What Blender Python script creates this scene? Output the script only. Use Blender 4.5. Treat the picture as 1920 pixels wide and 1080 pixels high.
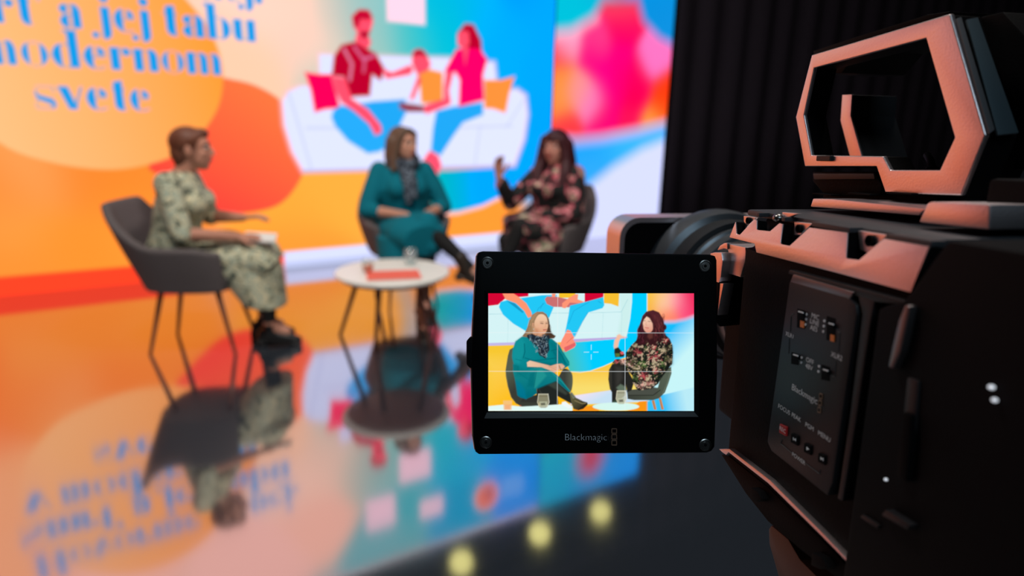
import bpy, bmesh, math, random
import numpy as np
from mathutils import Vector, Matrix

random.seed(7)
rng = np.random.default_rng(7)
scene = bpy.context.scene
for o in list(bpy.data.objects):
    bpy.data.objects.remove(o)
COL = scene.collection

# ---------------------------------------------------------------- camera
FPX = 1192.2                       # focal length in pixels of the 1920 x 1080 frame
PITCH, ROLL, EYE = math.radians(14.85), math.radians(1.24), 1.33
_fw = np.array([0, math.cos(PITCH), -math.sin(PITCH)])
_r = np.array([1.0, 0, 0]); _u = np.array([0, math.sin(PITCH), math.cos(PITCH)])
CR = _r*math.cos(ROLL) + _u*math.sin(ROLL)
CU = _u*math.cos(ROLL) - _r*math.sin(ROLL)
CF = _fw
CE = np.array([0, 0, EYE])
cam = bpy.data.cameras.new('camera'); camo = bpy.data.objects.new('camera', cam); COL.objects.link(camo)
m = Matrix.Identity(4)
for i in range(3):
    m[i][0] = CR[i]; m[i][1] = CU[i]; m[i][2] = -CF[i]; m[i][3] = CE[i]
camo.matrix_world = m
cam.sensor_width = 36; cam.lens = FPX*36/1920
cam.clip_start = 0.01; cam.clip_end = 60
MON_DEPTH = 0.34
cam.dof.use_dof = True; cam.dof.focus_distance = MON_DEPTH; cam.dof.aperture_fstop = 5.5
scene.camera = camo

# ---------------------------------------------------------------- world, lamps, exposure
w = bpy.data.worlds.new('studio_dark'); scene.world = w; w.use_nodes = True
w.node_tree.nodes['Background'].inputs[0].default_value = (0.55, 0.62, 0.8, 1)
w.node_tree.nodes['Background'].inputs[1].default_value = 0.006
def area(name, loc, target, size, power, col):
    l = bpy.data.lights.new(name, 'AREA'); l.shape = 'DISK'; l.size = size; l.energy = power; l.color = col
    o = bpy.data.objects.new(name, l); COL.objects.link(o); o.location = loc
    o.rotation_euler = (Vector(target)-Vector(loc)).to_track_quat('-Z', 'Y').to_euler()
    return o
area('front_stage_light', (-1.5, 1.7, 4.6), (-1.1, 4.2, 0.7), 0.7, 92, (1.0, 0.93, 0.86))
area('front_stage_light', (0.9, 2.0, 4.6), (-0.2, 4.6, 0.7), 0.7, 92, (1.0, 0.93, 0.86))
area('room_light', (0.2, -2.4, 3.9), (0.4, 0.4, 1.2), 1.4, 36.0, (0.62, 0.85, 1.0))
vs = scene.view_settings
vs.view_transform = 'Standard'; vs.look = 'None'; vs.gamma = 1; vs.use_curve_mapping = False; vs.exposure = 0.0

# ---------------------------------------------------------------- pixel geometry
def ray(x, y): return CF + CR*(x-960)/FPX - CU*(y-540)/FPX
def on_floor(x, y, z=0.0):
    d = ray(x, y); return CE + d*(z-EYE)/d[2]
def at_depth(x, y, dep): return CE + ray(x, y)*dep
WM, WC = 0.6267, 6.804                          # stage wall line: y = WM x + WC
WN = np.array([-WM, 1, 0])
WDIR = np.array([1, WM, 0])/math.hypot(1, WM)
WNORM = np.array([WM, -1, 0])/math.hypot(1, WM)  # towards the stage
def on_wall(x, y):
    d = ray(x, y); p = CE + d*(WC - WN@CE)/(WN@d); return p[0], abs(p[2])   # mirrored pixels come back up
def wall_p(x, z, off=0.0): return np.array([x, WM*x+WC, z]) + WNORM*off

# ---------------------------------------------------------------- materials
def lin(c):
    c = np.asarray(c, float)/255.0
    return np.where(c <= 0.04045, c/12.92, ((c+0.055)/1.055)**2.4)
def mat(name, col, rough=0.5, metal=0.0, spec=0.5, noise=0.0, scale=40.0, bump=0.0, emit=None, estr=1.0, trans=0.0, ior=1.45, stretch=None):
    M = bpy.data.materials.new(name); M.use_nodes = True
    nt = M.node_tree; b = nt.nodes['Principled BSDF']
    c = lin(col)
    b.inputs['Base Color'].default_value = (*c, 1); b.inputs['Roughness'].default_value = rough
    b.inputs['Metallic'].default_value = metal; b.inputs['Specular IOR Level'].default_value = spec
    b.inputs['Transmission Weight'].default_value = trans; b.inputs['IOR'].default_value = ior
    if emit is not None:
        b.inputs['Emission Color'].default_value = (*lin(emit), 1); b.inputs['Emission Strength'].default_value = estr
    if noise or bump:
        tc = nt.nodes.new('ShaderNodeTexCoord'); n = nt.nodes.new('ShaderNodeTexNoise'); n.inputs['Scale'].default_value = scale
        n.inputs['Detail'].default_value = 4
        if stretch:
            mp = nt.nodes.new('ShaderNodeMapping'); mp.inputs['Scale'].default_value = stretch
            nt.links.new(tc.outputs['Object'], mp.inputs[0]); nt.links.new(mp.outputs[0], n.inputs['Vector'])
        else: nt.links.new(tc.outputs['Object'], n.inputs['Vector'])
        if noise:
            mx = nt.nodes.new('ShaderNodeMix'); mx.data_type = 'RGBA'
            mx.inputs['A'].default_value = (*(c*(1-noise)), 1); mx.inputs['B'].default_value = (*np.minimum(c*(1+noise), 1), 1)
            nt.links.new(n.outputs['Fac'], mx.inputs['Factor']); nt.links.new(mx.outputs['Result'], b.inputs['Base Color'])
        if bump:
            bp = nt.nodes.new('ShaderNodeBump'); bp.inputs['Strength'].default_value = bump; bp.inputs['Distance'].default_value = 0.002
            nt.links.new(n.outputs['Fac'], bp.inputs['Height']); nt.links.new(bp.outputs['Normal'], b.inputs['Normal'])
    return M
def display_mat(name, strength, sampling):
    M = bpy.data.materials.new(name); M.use_nodes = True; nt = M.node_tree
    for n in list(nt.nodes): nt.nodes.remove(n)
    o = nt.nodes.new('ShaderNodeOutputMaterial'); e = nt.nodes.new('ShaderNodeEmission'); a = nt.nodes.new('ShaderNodeAttribute')
    a.attribute_name = 'picture'; e.inputs['Strength'].default_value = strength
    nt.links.new(a.outputs['Color'], e.inputs['Color']); nt.links.new(e.outputs[0], o.inputs[0])
    M.cycles.emission_sampling = sampling
    return M
def pattern_mat(name, cols, scale, rough=0.8, detail=2.0, seed=0.0):
    """printed cloth: noise driven colour bands with hard steps"""
    M = bpy.data.materials.new(name); M.use_nodes = True; nt = M.node_tree; b = nt.nodes['Principled BSDF']
    tc = nt.nodes.new('ShaderNodeTexCoord'); mp = nt.nodes.new('ShaderNodeMapping'); mp.inputs['Location'].default_value = (seed, seed*2, seed*3)
    n = nt.nodes.new('ShaderNodeTexNoise'); n.inputs['Scale'].default_value = scale; n.inputs['Detail'].default_value = detail
    n.inputs['Distortion'].default_value = 0.8
    r = nt.nodes.new('ShaderNodeValToRGB'); r.color_ramp.interpolation = 'EASE'
    els = r.color_ramp.elements
    while len(els) < len(cols): els.new(0.5)
    for e, (p, c) in zip(els, cols): e.position = p; e.color = (*lin(c), 1)
    nt.links.new(tc.outputs['Object'], mp.inputs[0]); nt.links.new(mp.outputs[0], n.inputs['Vector'])
    nt.links.new(n.outputs['Fac'], r.inputs[0]); nt.links.new(r.outputs[0], b.inputs['Base Color'])
    b.inputs['Roughness'].default_value = rough
    return M

# ---------------------------------------------------------------- objects
def tag(o, label=None, cat=None, group=None, kind=None):
    if label: o['label'] = label
    if cat: o['category'] = cat
    if group: o['group'] = group
    if kind: o['kind'] = kind
    return o
def empty(name, loc, rot=None, rz=0.0):
    o = bpy.data.objects.new(name, None); COL.objects.link(o); o.empty_display_size = 0.05
    if rot is not None:
        mm = rot.to_4x4(); mm.translation = Vector(loc); o.matrix_world = mm
    else:
        o.location = loc; o.rotation_euler = (0, 0, rz)
    return o
def link(name, me, material=None, parent=None, smooth=False):
    o = bpy.data.objects.new(name, me); COL.objects.link(o)
    if material: me.materials.append(material)
    if parent: o.parent = parent
    if smooth:
        me.polygons.foreach_set('use_smooth', [True]*len(me.polygons))
    return o
def mesh_py(name, v, f):
    me = bpy.data.meshes.new(name); me.from_pydata([tuple(map(float, p)) for p in v], [], [tuple(q) for q in f]); me.update(); return me
def bm_mesh(bm, name, recalc=True):
    if recalc: bmesh.ops.recalc_face_normals(bm, faces=bm.faces[:])
    me = bpy.data.meshes.new(name); bm.to_mesh(me); bm.free(); return me
def obj(name, bm, material, parent=None, smooth=False):
    return link(name, bm_mesh(bm, name), material, parent, smooth)
def auto_smooth(o, ang=35):
    me = o.data
    me.polygons.foreach_set('use_smooth', [True]*len(me.polygons))
    b = bmesh.new(); b.from_mesh(me)
    for e in b.edges:
        if len(e.link_faces) == 2 and e.calc_face_angle(0) > math.radians(ang): e.smooth = False
    b.to_mesh(me); b.free(); return o
def add_prism(bm, pts, off, bevel=0.0, seg=2):
    """closed prism: polygon pts (3D) swept by vector off"""
    pts = [Vector(p) for p in pts]; off = Vector(off)
    a = [bm.verts.new(p) for p in pts]; b = [bm.verts.new(p+off) for p in pts]
    n = len(pts); fs = [bm.faces.new(a), bm.faces.new(b[::-1])]
    for i in range(n): fs.append(bm.faces.new((a[i], b[i], b[(i+1) % n], a[(i+1) % n])))
    bmesh.ops.recalc_face_normals(bm, faces=fs)
    if bevel > 0:
        es = list({e for f in fs for e in f.edges})
        bmesh.ops.bevel(bm, geom=es, offset=bevel, segments=seg, affect='EDGES', profile=0.6, clamp_overlap=True)
    return bm
def add_box(bm, c, s, bevel=0.0, seg=2, rot=None):
    x, y, z = (k/2 for k in s); c = Vector(c)
    P = [Vector((-x, -y, -z)), Vector((x, -y, -z)), Vector((x, y, -z)), Vector((-x, y, -z))]
    o = Vector((0, 0, 2*z))
    if rot is not None: P = [rot @ p for p in P]; o = rot @ o
    return add_prism(bm, [p+c for p in P], o, bevel, seg)
def add_cyl(bm, p0, p1, r0, r1=None, n=24, caps=True):
    p0 = Vector(p0); p1 = Vector(p1); r1 = r0 if r1 is None else r1
    q = (p1-p0).to_track_quat('Z', 'Y')
    A = []; B = []
    for i in range(n):
        t = 2*math.pi*i/n; d = q @ Vector((math.cos(t), math.sin(t), 0))
        A.append(bm.verts.new(p0+d*r0)); B.append(bm.verts.new(p1+d*r1))
    for i in range(n): bm.faces.new((A[i], A[(i+1) % n], B[(i+1) % n], B[i]))
    if caps: bm.faces.new(A[::-1]); bm.faces.new(B)
    return bm
def add_lathe(bm, prof, axis_o=(0, 0, 0), axis=(0, 0, 1), n=32, close=False):
    """prof: list of (radius, height along axis)"""
    q = Vector(axis).to_track_quat('Z', 'Y'); o = Vector(axis_o); R = []
    for r, h in prof:
        R.append([bm.verts.new(o + q @ Vector((r*math.cos(2*math.pi*i/n), r*math.sin(2*math.pi*i/n), h))) for i in range(n)])
    k = len(R)
    for j in range(k if close else k-1):
        for i in range(n): bm.faces.new((R[j][i], R[j][(i+1) % n], R[(j+1) % k][(i+1) % n], R[(j+1) % k][i]))
    return bm
def add_tube(bm, pts, rad, n=10, caps=True):
    pts = [Vector(p) for p in pts]; rs = rad if hasattr(rad, '__len__') else [rad]*len(pts)
    up = Vector((0, 0, 1)); R = []
    for i, p in enumerate(pts):
        d = (pts[min(i+1, len(pts)-1)]-pts[max(i-1, 0)]).normalized()
        if abs(d.dot(up)) > 0.97: up = Vector((1, 0, 0))
        s = d.cross(up).normalized(); t = s.cross(d)
        R.append([bm.verts.new(p+(s*math.cos(2*math.pi*k/n)+t*math.sin(2*math.pi*k/n))*rs[i]) for k in range(n)])
    for a, b in zip(R, R[1:]):
        for k in range(n): bm.faces.new((a[k], a[(k+1) % n], b[(k+1) % n], b[k]))
    if caps: bm.faces.new(R[0][::-1]); bm.faces.new(R[-1])
    return bm
def add_ell(bm, c, r, rot=None, u=20, v=12):
    mm = Matrix.Translation(Vector(c)) @ (rot.to_4x4() if rot else Matrix.Identity(4)) @ Matrix.Diagonal((*r, 1))
    bmesh.ops.create_uvsphere(bm, u_segments=u, v_segments=v, radius=1, matrix=mm); return bm
# ---------------------------------------------------------------- painter for the pictures shown on the displays
class Canvas:
    """a picture sampled on a regular grid; x0..x1 left to right, y0..y1 bottom to top"""
    def __init__(s, x0, x1, y0, y1, nx, ny, bg=(0, 0, 0)):
        s.x = np.linspace(x0, x1, nx); s.y = np.linspace(y0, y1, ny); s.nx = nx; s.ny = ny
        s.h = (x1-x0)/(nx-1); s.k = abs((y1-y0)/(ny-1))
        s.X, s.Y = np.meshgrid(s.x, s.y); s.c = np.zeros((ny, nx, 3)); s.c[:] = bg
    def _sub(s, p, pad):
        p = np.asarray(p)
        i0 = np.searchsorted(s.x, p[:, 0].min()-pad); i1 = np.searchsorted(s.x, p[:, 0].max()+pad)
        ya = s.y if s.y[0] < s.y[-1] else -s.y
        lo, hi = (p[:, 1].min()-pad, p[:, 1].max()+pad) if s.y[0] < s.y[-1] else (-p[:, 1].max()-pad, -p[:, 1].min()+pad)
        j0 = np.searchsorted(ya, lo); j1 = np.searchsorted(ya, hi)
        return slice(j0, j1), slice(i0, i1)
    def blend(s, sl, a, col):
        a = np.clip(a, 0, 1)[..., None]
        if callable(col): col = col(s.X[sl], s.Y[sl])
        s.c[sl] = s.c[sl]*(1-a) + np.asarray(col)*a
    def poly(s, p, col, soft=None, alpha=1.0, smooth=False):
        p = np.asarray(p, float)
        if smooth: p = crom(p)
        soft = soft or max(s.h, s.k)
        sl = s._sub(p, soft*1.5); X = s.X[sl]; Y = s.Y[sl]
        if X.size == 0: return
        ins = np.zeros(X.shape, bool); d2 = np.full(X.shape, 1e9)
        q = np.roll(p, -1, 0)
        for (ax, ay), (bx, by) in zip(p, q):
            ex, ey = bx-ax, by-ay; L = ex*ex+ey*ey
            if L < 1e-18: continue
            t = np.clip(((X-ax)*ex+(Y-ay)*ey)/L, 0, 1)
            d2 = np.minimum(d2, (X-ax-t*ex)**2+(Y-ay-t*ey)**2)
            if ey != 0:
                c = (ay > Y) != (by > Y); ins ^= c & (X < ex*(Y-ay)/ey+ax)
        sd = np.where(ins, np.sqrt(d2), -np.sqrt(d2))
        s.blend(sl, (sd/soft+0.5)*1.0 if alpha == 1 else np.clip(sd/soft+0.5, 0, 1)*alpha, col)
    def ell(s, cx, cy, rx, ry, col, soft=None, alpha=1.0, rot=0.0):
        t = np.linspace(0, 2*np.pi, 28, endpoint=False); c, n = math.cos(rot), math.sin(rot)
        x = rx*np.cos(t); y = ry*np.sin(t)
        s.poly(np.stack([cx+x*c-y*n, cy+x*n+y*c], 1), col, soft, alpha)
    def line(s, p, wd, col, soft=None, alpha=1.0, smooth=False):
        p = np.asarray(p, float)
        if smooth: p = crom(p, closed=False)
        soft = soft or max(s.h, s.k)
        sl = s._sub(p, wd+soft*1.5); X = s.X[sl]; Y = s.Y[sl]; d2 = np.full(X.shape, 1e9)
        for (ax, ay), (bx, by) in zip(p[:-1], p[1:]):
            ex, ey = bx-ax, by-ay; L = max(ex*ex+ey*ey, 1e-18)
            t = np.clip(((X-ax)*ex+(Y-ay)*ey)/L, 0, 1)
            d2 = np.minimum(d2, (X-ax-t*ex)**2+(Y-ay-t*ey)**2)
        s.blend(sl, np.clip((wd/2-np.sqrt(d2))/soft+0.5, 0, 1)*alpha, col)
    def field(s, pts, mask=None, power=0.2, eps=.05):
        """smooth colour field through control points (x, y, rgb)"""
        W = 0; C = 0
        for x, y, col in pts:
            d2 = (s.X-x)**2+(s.Y-y)**2
            w_ = np.exp(-d2/(2*power*power))+1e-5/(d2+eps); W = W+w_; C = C+w_[..., None]*lin(col)
        C = C/W[..., None]
        if mask is None: s.c[:] = C
        else: s.c = s.c*(1-mask[..., None])+C*mask[..., None]
def crom(p, closed=True, k=6):
    p = np.asarray(p, float); n = len(p); out = []
    for i in range(n if closed else n-1):
        if closed: a, b, c, d = p[(i-1) % n], p[i], p[(i+1) % n], p[(i+2) % n]
        else: a, b, c, d = p[max(i-1, 0)], p[i], p[i+1], p[min(i+2, n-1)]
        for j in range(k):
            t = j/k; out.append(0.5*((2*b)+(-a+c)*t+(2*a-5*b+4*c-d)*t*t+(-a+3*b-3*c+d)*t**3))
    if not closed: out.append(p[-1])
    return np.array(out)
def display_mesh(name, cv, point):
    """grid mesh of the canvas; point(X, Y) gives 3D positions (ny, nx, 3)"""
    P = point(cv.X, cv.Y).reshape(-1, 3); nx, ny = cv.nx, cv.ny
    i = np.arange(nx*ny).reshape(ny, nx)
    F = np.stack([i[:-1, :-1], i[:-1, 1:], i[1:, 1:], i[1:, :-1]], -1).reshape(-1, 4)
    me = bpy.data.meshes.new(name)
    me.vertices.add(len(P)); me.vertices.foreach_set('co', P.ravel())
    me.loops.add(F.size); me.loops.foreach_set('vertex_index', F.ravel())
    me.polygons.add(len(F)); me.polygons.foreach_set('loop_start', np.arange(0, F.size, 4))
    me.update(calc_edges=True)
    a = me.color_attributes.new('picture', 'FLOAT_COLOR', 'POINT')
    c = np.concatenate([cv.c.reshape(-1, 3), np.ones((nx*ny, 1))], 1)
    a.data.foreach_set('color', c.ravel().astype(np.float32))
    return me

# fat-face stencil lettering: thick stems, half-moon bowls, hairlines; unit = x-height
def _moon(cx, cy, rx, ry, side, cut):
    t = np.linspace(-np.pi/2, np.pi/2, 14); x = cx+side*rx*np.cos(t); y = cy+ry*np.sin(t)
    P = [(a, b) for a, b in zip(x, y) if (a-cut)*side >= 0]
    return P
def _bar(x0, x1, y0, y1): return [(x0, y0), (x1, y0), (x1, y1), (x0, y1)]
def _ball(cx, cy, r): t = np.linspace(0, 2*np.pi, 14, endpoint=False); return [(cx+r*np.cos(a), cy+r*np.sin(a)) for a in t]
HL = 0.03
def _arch(x0, x1): return [(x0, 0), (x1, 0), (x1, .72), (x1-.08, .92), (x1-.22, 1.0), (x1-.36, .98), (x0, .8)]
GLYPH = {
 'n': (1.02, [_bar(.02, .36, 0, 1), _arch(.62, .96), _bar(.36, .64, .93, .93+HL)]),
 'm': (1.52, [_bar(.02, .34, 0, 1), _arch(.58, .90), _arch(1.14, 1.46), _bar(.34, .6, .93, .93+HL), _bar(.9, 1.16, .93, .93+HL)]),
 'o': (1.02, [_moon(.5, .5, .46, .52, -1, .38), _moon(.5, .5, .46, .52, 1, .62), _bar(.36, .64, -.02, .02), _bar(.36, .64, .98, 1.02)]),
 'e': (0.95, [_moon(.48, .5, .44, .52, -1, .38), [(.58, .98), (.80, .86), (.86, .62), (.58, .62)], _bar(.36, .88, .5, .5+HL), _bar(.36, .7, -.02, .03), _bar(.66, .84, .06, .1)]),
 'd': (1.06, [_moon(.46, .5, .44, .52, -1, .36), [(.64, 0), (.98, 0), (.98, 1.62), (.50, 1.62), (.50, 1.56), (.64, 1.54)], _bar(.34, .66, -.02, .02), _bar(.34, .66, .98, 1.02)]),
 'b': (1.06, [[(.06, 0), (.40, 0), (.40, 1.62), (-.06, 1.62), (-.06, 1.56), (.06, 1.54)], _moon(.58, .5, .44, .52, 1, .68), _bar(.38, .7, -.02, .02), _bar(.38, .7, .98, 1.02)]),
 'r': (0.86, [_bar(.02, .36, 0, 1), _ball(.66, .82, .16), _bar(.36, .66, .95, .95+HL)]),
 't': (0.66, [[(.14, .25), (.22, .06), (.36, 0), (.5, 0), (.5, 1.36), (.14, 1.3)], _bar(-.02, .64, .96, 1.0), _bar(.44, .62, .0, .04)]),
 'a': (0.98, [[(.58, 0), (.94, 0), (.92, .78), (.80, .97), (.60, 1.0)], _ball(.25, .78, .17), _moon(.40, .26, .34, .27, -1, .42), _bar(.25, .6, .96, 1.0), _bar(.38, .6, .5, .54)]),
 'u': (1.04, [[(.05, .25), (.1, .05), (.25, 0), (.39, .02), (.39, 1), (.05, 1)], _bar(.64, .98, 0, 1), _bar(.34, .66, .02, .06)]),
 'v': (0.96, [[(.0, 1), (.38, 1), (.68, .0), (.36, .0)], [(.56, .0), (.60, .0), (.94, 1), (.88, 1)]]),
 's': (0.84, [[(.06, .82), (.14, .60), (.70, .42), (.78, .20), (.70, .02), (.58, .22), (.10, .42), (.04, .62)], _bar(.1, .7, .96, 1.0), _bar(.1, .7, -.0, .04), _bar(.03, .07, .02, .3), _bar(.72, .76, .7, .98)]),
 'j': (0.50, [[(.12, 1), (.46, 1), (.46, -.15), (.36, -.34), (.16, -.42), (.12, -.30)], _ball(.29, 1.40, .18), _ball(-.20, -.24, .13)]),
 'S': (1.10, [[(.08, 1.25), (.2, .9), (.9, .62), (1.0, .35), (.9, .06), (.72, .36), (.12, .66), (.02, .95)], _bar(.1, .95, 1.46, 1.5), _bar(.1, .95, 0, .04), _bar(.02, .06, .02, .4), _bar(.95, .99, 1.1, 1.5)]),
 'H': (1.5, [_bar(.1, .46, 0, 1.5), _bar(.98, 1.34, 0, 1.5), _bar(.46, .98, .74, .79), _bar(0, .56, 0, .04), _bar(.88, 1.44, 0, .04)]),
 '.': (0.5, [_ball(.22, .17, .18)]),
 "'": (0.42, [_ball(.2, 1.34, .17), [(.3, 1.2), (.36, 1.3), (.2, 1.0)]]),
 ' ': (0.55, []),
}
def set_text(cv, s, x0, x1, base, xh, col, soft):
    adv = sum(GLYPH[c][0]+.09 for c in s); kx = (x1-x0)/adv; x = x0
    for c in s:
        w_, polys = GLYPH[c]
        for P in polys:
            Q = np.array([(x+a*kx, base+b*xh) for a, b in P]); cv.poly(Q, col, soft)
            if np.ptp(Q[:, 0]) > .02 and np.ptp(Q[:, 1]) > .02: cv.line(np.vstack([Q, Q[:1]]), .006, col, soft)
        x += (w_+.09)*kx
# ---------------------------------------------------------------- studio shell
M_floor = bpy.data.materials.new('black_mirror_floor'); M_floor.use_nodes = True
nt = M_floor.node_tree; b = nt.nodes['Principled BSDF']
b.inputs['Base Color'].default_value = (0.57, 0.545, 0.54, 1); b.inputs['Metallic'].default_value = 1.0
tc = nt.nodes.new('ShaderNodeTexCoord'); n1 = nt.nodes.new('ShaderNodeTexNoise'); n1.inputs['Scale'].default_value = 3.0; n1.inputs['Detail'].default_value = 6
rp = nt.nodes.new('ShaderNodeMapRange'); rp.inputs['To Min'].default_value = 0.05; rp.inputs['To Max'].default_value = 0.11
nt.links.new(tc.outputs['Object'], n1.inputs['Vector']); nt.links.new(n1.outputs['Fac'], rp.inputs['Value']); nt.links.new(rp.outputs[0], b.inputs['Roughness'])
df = nt.nodes.new('ShaderNodeBsdfDiffuse'); df.inputs['Color'].default_value = (0.016, 0.021, 0.028, 1)
ad = nt.nodes.new('ShaderNodeAddShader'); outn = nt.nodes['Material Output']
nt.links.new(b.outputs[0], ad.inputs[0]); nt.links.new(df.outputs[0], ad.inputs[1]); nt.links.new(ad.outputs[0], outn.inputs[0])
bm = bmesh.new(); add_box(bm, (2, 3.5, -0.03), (24, 22, 0.06)); tag(obj('floor', bm, M_floor), kind='structure')
M_dark = mat('black_paint', (20, 20, 23), 0.9, spec=0.2, noise=0.2, scale=6)
bm = bmesh.new(); add_box(bm, (2, 3.5, 4.83), (24, 22, 0.06)); tag(obj('ceiling', bm, M_dark), kind='structure')
def wall_box(name, s0, s1, off0, off1, z0, z1, material, parent=None):
    k = WDIR[0]; P = [wall_p(s*k, z0, o) for s, o in ((s0, off0), (s1, off0), (s1, off1), (s0, off1))]
    bm = bmesh.new(); add_prism(bm, P, (0, 0, z1-z0)); return obj(name, bm, material, parent)
tag(wall_box('wall_back', -9.0, 12.0, -0.95, -1.05, 0, 4.8, M_dark), kind='structure')

# black stage drape to the right of the screens, real folds
M_drape = mat('black_velvet', (46, 40, 48), 0.95, spec=0.15, noise=0.25, scale=30, bump=0.2)
def drape(s0, s1, off, z1, seed):
    k = WDIR[0]; n = int((s1-s0)/0.03); S = np.linspace(s0, s1, n)
    ph = np.cumsum(np.random.default_rng(seed).uniform(0.25, 0.5, n)); D = 0.035*np.sin(ph)+0.012*np.sin(ph*.37+1)
    v = []; f = []
    Z = (0.01, 1.6, 3.2, z1)
    for j, z in enumerate(Z):
        for s, d in zip(S, D): v.append(wall_p(s*k, z, off+d*(1.15-0.1*j)))
    for j in range(3):
        for i in range(n-1): f.append((j*n+i, j*n+i+1, (j+1)*n+i+1, (j+1)*n+i))
    me = mesh_py('stage_curtain', v, f); o = link('stage_curtain', me, M_drape, None, True)
    md = o.modifiers.new('thick', 'SOLIDIFY'); md.thickness = 0.006
    return o
o = drape(2.28, 11.8, -0.10, 4.78, 3)
tag(o, 'black velvet stage drape hanging in folds right of the LED screens', 'curtain')

# ---------------------------------------------------------------- LED screens
KS = 1/WDIR[0]
def W(px, py): x, z = on_wall(px, py); return (x*KS, z)
def WP(*pts): return np.array([W(*p) for p in pts])
S_L, S_M, S_R, Z_TOP = -5.63, 0.452, 2.135, 3.42
def grad(p0, c0, p1, c1):
    p0 = np.array(p0); d = np.array(p1)-p0; L = d@d; c0 = lin(c0); c1 = lin(c1)
    def f(X, Y):
        t = np.clip(((X-p0[0])*d[0]+(Y-p0[1])*d[1])/L, 0, 1)[..., None]; return c0*(1-t)+c1*t
    return f
cv = Canvas(S_L, S_M, 0, Z_TOP, 580, 326)
# backdrop colour field: orange lower left, peach top, teal to blue right
pts = [(*W(560, 30), (255, 220, 198)), (*W(470, 110), (255, 212, 178)), (*W(600, 90), (255, 222, 205)), (*W(630, 30), (244, 214, 196)), (*W(500, 20), (255, 220, 200)),
       (*W(690, 20), (150, 205, 205)), (*W(700, 90), (170, 205, 195)), (*W(760, 70), (60, 200, 205)), (*W(830, 60), (0, 198, 224)), (*W(900, 30), (0, 184, 245)), (*W(960, 60), (0, 176, 255)), (*W(1010, 120), (0, 172, 252)),
       (*W(1005, 250), (0, 170, 250)), (*W(940, 110), (0, 178, 250)), (*W(1010, 20), (0, 172, 252)), (*W(840, 20), (0, 196, 228)),
       (*W(60, 330), (255, 168, 92)), (*W(20, 420), (255, 164, 72)), (*W(150, 330), (255, 140, 50)), (*W(220, 350), (255, 138, 46)), (*W(120, 450), (255, 152, 50)),
       (*W(240, 400), (255, 158, 55)), (*W(250, 330), (255, 145, 50)), (*W(30, 500), (255, 150, 55)), (*W(560, 400), (255, 176, 62)), (*W(620, 360), (255, 180, 66)), (*W(560, 460), (255, 158, 56)), (*W(880, 430), (255, 160, 54)),
       # upper part, seen mirrored in the floor
       (*W(600, 960), (255, 205, 185)), (*W(620, 850), (240, 208, 188)), (*W(660, 800), (190, 205, 190)), (*W(690, 870), (130, 190, 190)), (*W(740, 1000), (120, 190, 200)), (*W(760, 960), (60, 190, 205)),
       (*W(860, 860), (0, 185, 235)), (*W(850, 950), (0, 172, 225)), (*W(990, 900), (0, 155, 250)), (*W(960, 860), (0, 160, 250)), (*W(200, 1060), (255, 205, 190)), (*W(480, 1050), (255, 208, 196)),
       (-5.4, 3.1, (255, 190, 186)), (-4.8, 3.0, (255, 200, 186)), (-5.0, 2.3, (255, 180, 155)), (-4.5, 2.2, (255, 188, 142)), (-5.4, 2.0, (255, 168, 140)), (-4.9, 1.6, (255, 172, 120)), (-4.55, 1.55, (255, 186, 122)), (-5.4, 1.2, (255, 140, 85)), (-4.8, 1.1, (255, 140, 66)), (-5.4, 0.3, (255, 112, 42)), (-4.7, .5, (255, 122, 42)), (-4.3, .75, (255, 140, 55))]  # unseen left end, toned for its reflection in the camera metal
cv.field(pts, power=.16, eps=.01)
S1 = 0.02
# big light disc behind the text
disc = np.concatenate([WP((350, 0), (400, 70), (418, 140), (405, 210), (350, 278), (280, 308), (200, 318), (100, 305), (0, 268)), np.array([(-4.5, 1.45), (-4.52, 1.95), (-4.25, 2.4), (-3.8, 2.62), (-3.35, 2.52)])])
red = WP((400, 148), (440, 150), (485, 163), (530, 192), (560, 240), (572, 300), (558, 345), (520, 385), (450, 400), (390, 392), (340, 362), (300, 330), (280, 308), (330, 250), (370, 190))
cv.poly(red, grad(W(500, 180), (255, 122, 66), W(380, 380), (255, 72, 60)), S1, smooth=True)
cv.poly(disc, grad(W(400, 100), (255, 162, 58), (-4.35, 1.55), (255, 198, 134)), S1, smooth=True)
cv.ell(-4.75, 2.0, .42, .8, lin((255, 188, 138)), .5, .8)
# floor strip of the picture: red on the left, white-lilac on the right
cv.poly([(-5.7, -.1), (-2.4, -.1), (-2.35, .135), (-5.7, .15)], lin((255, 72, 40)), S1)
cv.poly([(-2.4, -.1), (.5, -.1), (.5, .16), (-2.4, .15)], lin((226, 232, 255)), S1)
cv.poly([(-2.4, -.1), (.5, -.1), (.5, .055), (-2.4, .05)], lin((196, 205, 238)), S1)
# blue wave under the sofa
wave = WP((812, 322), (800, 350), (806, 384), (822, 399), (860, 396), (905, 384), (950, 362), (1000, 338), (1040, 312), (1040, 250), (985, 250), (960, 312))
cv.poly(wave + np.array([0, -.035]), lin((255, 205, 200)), S1)
cv.poly(wave, grad(W(815, 360), (0, 190, 190), W(900, 350), (0, 172, 255)), S1)
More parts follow.
